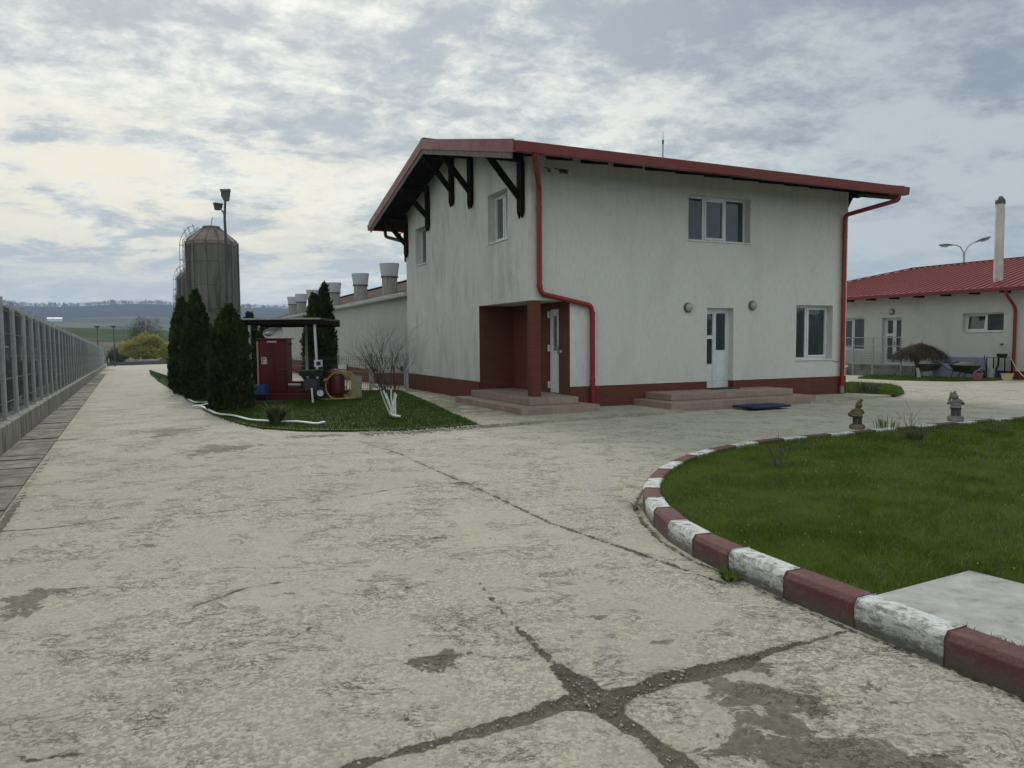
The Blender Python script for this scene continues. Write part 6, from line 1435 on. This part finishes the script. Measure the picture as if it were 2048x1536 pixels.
m = MB(); m.lathe([(.14, 0), (.18, .12), (.19, .12), (.19, .13), (.165, .13), (.13, .015)], 24); o = m.build('basin', M['black'], smooth=True); o.location = Vector(tb.location) + Vector((-.10 * math.cos(HA + R(90)), -.10 * math.sin(HA + R(90)), z + .002)) * 1.0; tag(o, 'black plastic basin standing on the metal table', 'basin')
m = MB(); m.tube([(0, 0, 0), (.02, 0, -.3), (.10, 0, -.45)], .035, 8); o = m.build('drain_hose', M['black'], tb, smooth=True); o.location = (.02, .0, z - .02)
tpq = HP(2004, 689, u=RU - .05); m = MB(); m.tube([(RU - .001, tpq.y, tpq.z), (RU - .12, tpq.y, tpq.z), (RU - .13, tpq.y, tpq.z - .05)], .018, 8); m.box(RU - .09, RU - .05, tpq.y - .06, tpq.y + .06, tpq.z + .02, tpq.z + .04); m.build('tap', M['steel_dark'], low)
P = [LP(2006, 692, 20.35), LP(2012, 700, 20.2), LP(2022, 717, 19.9), LP(2032, 736, 19.6), LP(2044, 750, 19.3), LP(2058, 760, 19.0), LP(2080, 768, 18.7)]
for q in P: q.z = max(q.z, .015)
m = MB(); m.tube(P, .014, 8); tag(m.build('hose', mat('pale_hose', (.42, .37, .27), .5), smooth=True), 'pale hose running from the tap down past the cream box', 'hose')
p = onground(1973, 20.1)[0]; m = MB(); m.tube([(0, 0, .30), (.03, .05, .86)], .014, 8); m.box(-.10, .10, -.012, .012, .0, .30); sv = m.build('shovel', M['wood_dark'], smooth=False); sv.location = p; sv.rotation_euler = (0, 0, HA + R(90)); tag(sv, 'dark shovel leaning upright against the low house wall', 'shovel')

# ---------------------------------------------------------------- statuettes on the kerb
def statue(px, py, lab, mt, base, lean, seed, stripes=True, hpx=54):
    p = G(px, py, KH); s = hpx / FPX * p.length / .50
    e = empty('garden_statue', lab, 'garden statue', p, math.atan2(-p.x, -p.y) * -1 + 0, 'weathered garden statuettes on the kerb'); e.scale = (-s, s, s)
    g = random.Random(seed)
    m = MB(); m.ell((0, 0, .035), (.125, .10, .045)); m.ell((-.05, -.02, .05), (.07, .07, .04)); m.ell((.06, .01, .055), (.06, .06, .035)); m.lathe([(.115, 0), (.115, .02), (.10, .05), (.07, .075)], 14)
    b = m.build('base', base, e, smooth=True); r = b.modifiers.new('r', 'REMESH'); r.mode = 'VOXEL'; r.voxel_size = .009; r.use_smooth_shade = True
    m = MB()
    for x in (-.032, .036): m.tube([(x, 0, .07), (x * 1.05, -.005, .12), (x * 1.1, 0, .19)], [.030, .033, .036], 10)
    for x in (-.035, .040): m.ell((x, -.03, .078), (.030, .052, .022))
    m.build('legs', mt, e, smooth=True)
    if stripes:
        for z in (.098, .122, .146, .170):
            m = MB()
            for x in (-.034, .038): m.tube([(x, 0, z - .005), (x, 0, z + .005)], .037, 12)
            m.build('stripe', M['statue_dark'], e, smooth=True)
    m = MB(); m.ell((0, -.005, .215), (.082, .072, .040)); m.ell((0, -.01, .255), (.078, .068, .06)); m.ell((0, 0, .305), (.062, .05, .05))
    hx = .02 * lean; m.ell((hx, -.01, .375), (.046, .046, .050)); m.ell((hx, .012, .395), (.05, .05, .05)); m.ell((hx, -.052, .368), (.012, .016, .012)); m.ell((hx, -.035, .34), (.032, .028, .036))
    for x in (-.047, .047): m.ell((hx + x, -.004, .372), (.010, .012, .017))
    if lean > 0:   # hood with a folded tip, holding a bundle at the left hip
        m.tube([(hx, .01, .40), (hx + .012, .012, .45), (hx + .045, .012, .478), (hx + .066, .01, .462)], [.048, .036, .020, .012], 10)
        m.ell((-.088, -.03, .235), (.055, .05, .045)); m.tube([(.06, 0, .315), (.088, -.02, .27), (.06, -.055, .235)], [.024, .022, .018], 8); m.tube([(-.06, 0, .315), (-.085, -.02, .27), (-.09, -.05, .25)], [.024, .022, .018], 8)
    else:          # both arms raised to the face
        m.tube([(hx, .01, .40), (hx - .004, .02, .445), (hx + .006, .03, .485)], [.048, .030, .010], 10)
        m.tube([(.062, 0, .315), (.10, -.025, .275), (.065, -.06, .325), (.02, -.065, .352)], [.026, .025, .020, .016], 8)
        m.tube([(-.062, 0, .315), (-.105, -.025, .275), (-.085, -.05, .35), (-.072, -.055, .42)], [.026, .025, .020, .016], 8); m.ell((-.07, -.055, .435), (.018, .016, .026))
    o = m.build('figure', mt, e, smooth=True); r = o.modifiers.new('r', 'REMESH'); r.mode = 'VOXEL'; r.voxel_size = .006; r.use_smooth_shade = True
    m = MB(); m.lathe([(.079, .195), (.083, .200), (.083, .212), (.079, .217)], 20, capb=False, capt=False); m.build('belt', M['statue_dark'], e, smooth=True)
    for x in (-.016, .018): m = MB(); m.ell((hx + x, -.050, .383), (.006, .005, .006)); m.build('eye', M['statue_dark'], e, smooth=True)
    return e
statue(1714, 858, 'brownish garden statuette with a drooping hood on a mossy base', M['statue_moss'], M['statue_moss'], 1, 1, hpx=56)
statue(1911, 842, 'grey garden statuette with a raised arm, nearer the right edge', M['statue'], M['statue'], -1, 2, hpx=54)

# ---------------------------------------------------------------- small plants on the lawn
def rosebush(px, py, hpx, stems, seed, lab, grp='pruned bare bushes on the right lawn', r0=.008, tw=(2, 1), spread=.5):
    p = G(px, py, .13); h = hpx / FPX * p.length
    e = empty('bush', lab, 'bush', p, 0, grp); up, lo = branchy(seed, p, stems, h * .62, spread, r0, list(tw) + [0], len(tw)); up.build('stems', M['bark'], e); return e
rosebush(1560, 932, 66, 5, 11, 'pruned bush of few bare dark stems, nearest the kerb bend', tw=(2,), spread=.42, r0=.011)
rosebush(1829, 878, 62, 9, 12, 'bare twiggy bush between the two statuettes', spread=.55)
rosebush(1996, 866, 34, 7, 13, 'small bare bush at the right, beyond the second statuette', spread=.6)
rosebush(1545, 975, 42, 4, 14, 'faint low bare twigs before the nearest pruned bush', tw=(2,), spread=.9, r0=.005)
spiky(1560, 934, .10, 60, .16, 'dry grass tuft at the foot of the nearest pruned bush', M['grass_dry'], wid=.008, z=.13, seed=5)
spiky(1829, 880, .16, 120, .20, 'dense dry stalks at the foot of the bush between the statuettes', M['spiky'], wid=.010, z=.13, seed=6)
spiky(1772, 858, .22, 70, .42, 'thin tall grass shoots on the lawn edge right of the hooded statuette', M['grass'], wid=.008, z=.14, lean=.3, seed=7)
spiky(1996, 868, .10, 70, .30, 'low dark leafy tuft round the small bare bush', M['grass'], wid=.02, z=.13, seed=8)
spiky(1723, 784, .38, 60, .30, 'bare spiky shrub in the small bed behind the house corner, left clump', M['bark'], wid=.012, seed=9, cat='shrub', name='shrub')
spiky(1748, 786, .36, 60, .30, 'bare spiky shrub in the small bed behind the house corner, right clump', M['bark'], wid=.012, seed=10, cat='shrub', name='shrub')
spiky(1456, 1160, .07, 60, .08, 'dark weed growing at the foot of a red kerb stone', M['grass'], wid=.012, z=0, lean=1.6, seed=15, name='weed', cat='weed')
spiky(1277, 1015, .05, 70, .12, 'dry tangled weed at the outer foot of the kerb bend', M['grass_dry'], wid=.006, z=0, lean=2, seed=16, name='weed', cat='weed')

# ---------------------------------------------------------------- far end of the road and the hills
for i, (px, py, wpx, hpx, lab, mt, dist) in enumerate([(275, 728, 62, 50, 'yellow-green willow bush, largest at the road end', 'willow', 118), (308, 728, 48, 60, 'tall yellow-green willow bush in the middle at the road end', 'willow', 120), (337, 728, 34, 40, 'small yellow-green willow bush beside the conifers at the road end', 'willow', 116),
        (292, 728, 70, 82, 'bare grey tree behind the willow bushes', 'farwood', 150), (236, 728, 44, 30, 'low bare grey thicket left of the willow bushes', 'farwood', 122), (560, 700, 30, 30, 'bare grey tree far behind the shelter', 'farwood', 160)]):
    p = ground_at(px, dist); p.z = T(p.x, dist) - .3; lump_ = 16 if mt == 'willow' else 26; ww = wpx / FPX * dist; hh = hpx / FPX * dist + .3
    e = empty('willow' if mt == 'willow' else 'far_tree', lab, 'tree', p, 0, 'trees at the far end of the road')
    leafcloud('crown', (0, 0, hh * .62), (ww * .60, ww * .5, hh * .48), 6500 if mt == 'willow' else 3000, .42 if mt == 'willow' else .7, M[mt], e, lumps=lump_, flat=.28 if mt == 'willow' else .10, seed=40 + i)
    m = MB(); g = random.Random(i)
    for j in range(6): a = g.uniform(0, 6.28); m.tube([(0, 0, -.3), (math.cos(a) * ww * .12, math.sin(a) * ww * .1, hh * .4), (math.cos(a) * ww * .3, math.sin(a) * ww * .25, hh * .75)], [.16, .1, .04], 6)
    m.build('trunk', M['bark'], e, smooth=True)
br = empty('barrier', 'low dark barrier across the far end of the road', 'barrier', (0, 0, 0)); P0, P1 = ground_at(214, 112), ground_at(350, 108)
m = MB(); m.beam(P0 + Vector((0, 0, .28)), P1 + Vector((0, 0, .28)), .2, .5); m.build('beam', M['steel_dark'], br)
for t in (.02, .5, .9): q = P0.lerp(P1, t); m = MB(); m.tube([q, q + Vector((0, 0, 1.1))], .08, 8); m.build('post', M['steel'], br)
m = MB(); q = P0.lerp(P1, .50); m.box(q.x - 4.3, q.x + .5, q.y + 4, q.y + 6, q.z, q.z + .7); tag(m.build('concrete_block', M['concrete_grey'], bevel=.05), 'grey low concrete block behind the far barrier', 'concrete block')
# far field buildings
def farhouse(px, py, w_, h_, r, lab, name='far_building', cat='building', roof=M['red_metal']):
    d = ray(px, py); d = d / math.hypot(d.x, d.y); x, y = d.x * r, d.y * r; az = math.atan2(x, y); z = float(profile(np.array(r), np.array(az))) - 2.3
    e = empty(name, lab, cat, (x, y, z), -az); m = MB(); m.box(-w_ / 2, w_ / 2, -h_, h_, -1, h_ * .7); m.build('wall', M['pvc'], e)
    m = MB(); m.add([(-w_ / 2 - .3, -h_ - .3, h_ * .7), (w_ / 2 + .3, -h_ - .3, h_ * .7), (w_ / 2 + .3, 0, h_), (-w_ / 2 - .3, 0, h_), (w_ / 2 + .3, h_ + .3, h_ * .7), (-w_ / 2 - .3, h_ + .3, h_ * .7)], [(0, 1, 2, 3), (3, 2, 4, 5)]); m.build('roof', roof, e); return e
farhouse(109, 626, 26, 8, 1750, 'long white building alone on the far hillside at the left', roof=M['pvc'])
for i, (px, r, lab) in enumerate(((302, 1180, 'white village house far in the valley, leftmost of the row'), (309, 1160, 'wide white village house far in the valley'), (322, 1200, 'small white village house far in the valley, right of the wide one'))):
    farhouse(px, 648, [9, 14, 8][i], 7, r, lab)
# tree line along the ridge, too far to tell the trees apart
g = np.random.default_rng(3); V = []; n = 0
az = g.uniform(-.62, -.20, 900); P = []
for a in az:
    r = g.uniform(2420, 2620); x, y = r * math.sin(a), r * math.cos(a); z = float(profile(np.array(r), np.array(a))) - 2.2; hh = g.uniform(8, 15) * (.75 + .25 * math.sin(a * 60) ** 2)
    for _ in range(10): P.append((x + g.normal(0, 2.2), y + g.normal(0, 3), z + hh * g.uniform(.0, .9), hh * .25))
P = np.array(P); n = len(P); a = g.normal(0, 1, (n, 3)); a /= np.linalg.norm(a, axis=1)[:, None]; a *= P[:, 3:] * .35; b = np.array([0, 0, 1]) * P[:, 3:] * 1.3 + g.normal(0, .5, (n, 3)); c = P[:, :3]
o = npmesh('far_wood', np.stack([c - a, c + a, c + a * .3 + b, c - a * .3 + b], 1).reshape(-1, 3), np.arange(4 * n).reshape(n, 4), M['farwood'], attrs={'rnd': np.repeat(g.uniform(0, 1, n), 4)}); tag(o, kind='stuff')

# ---------------------------------------------------------------- air
m = MB(); m.box(-3600, 3600, -3600, 3600, -40, 175); hz_ = m.build('haze', []); hz_.data.materials.clear()
hm = bpy.data.materials.new('haze_air'); hm.use_nodes = True; k = NT(hm.node_tree)
vol = k.n('ShaderNodeVolumePrincipled', i={'Color': (.50, .66, .92), 'Density': .00022, 'Anisotropy': .2}); k.t.links.new(vol.outputs[0], k.n('ShaderNodeOutputMaterial').inputs['Volume'])
hz_.data.materials.append(hm); tag(hz_, kind='stuff')
S.cycles.volume_bounces = 1
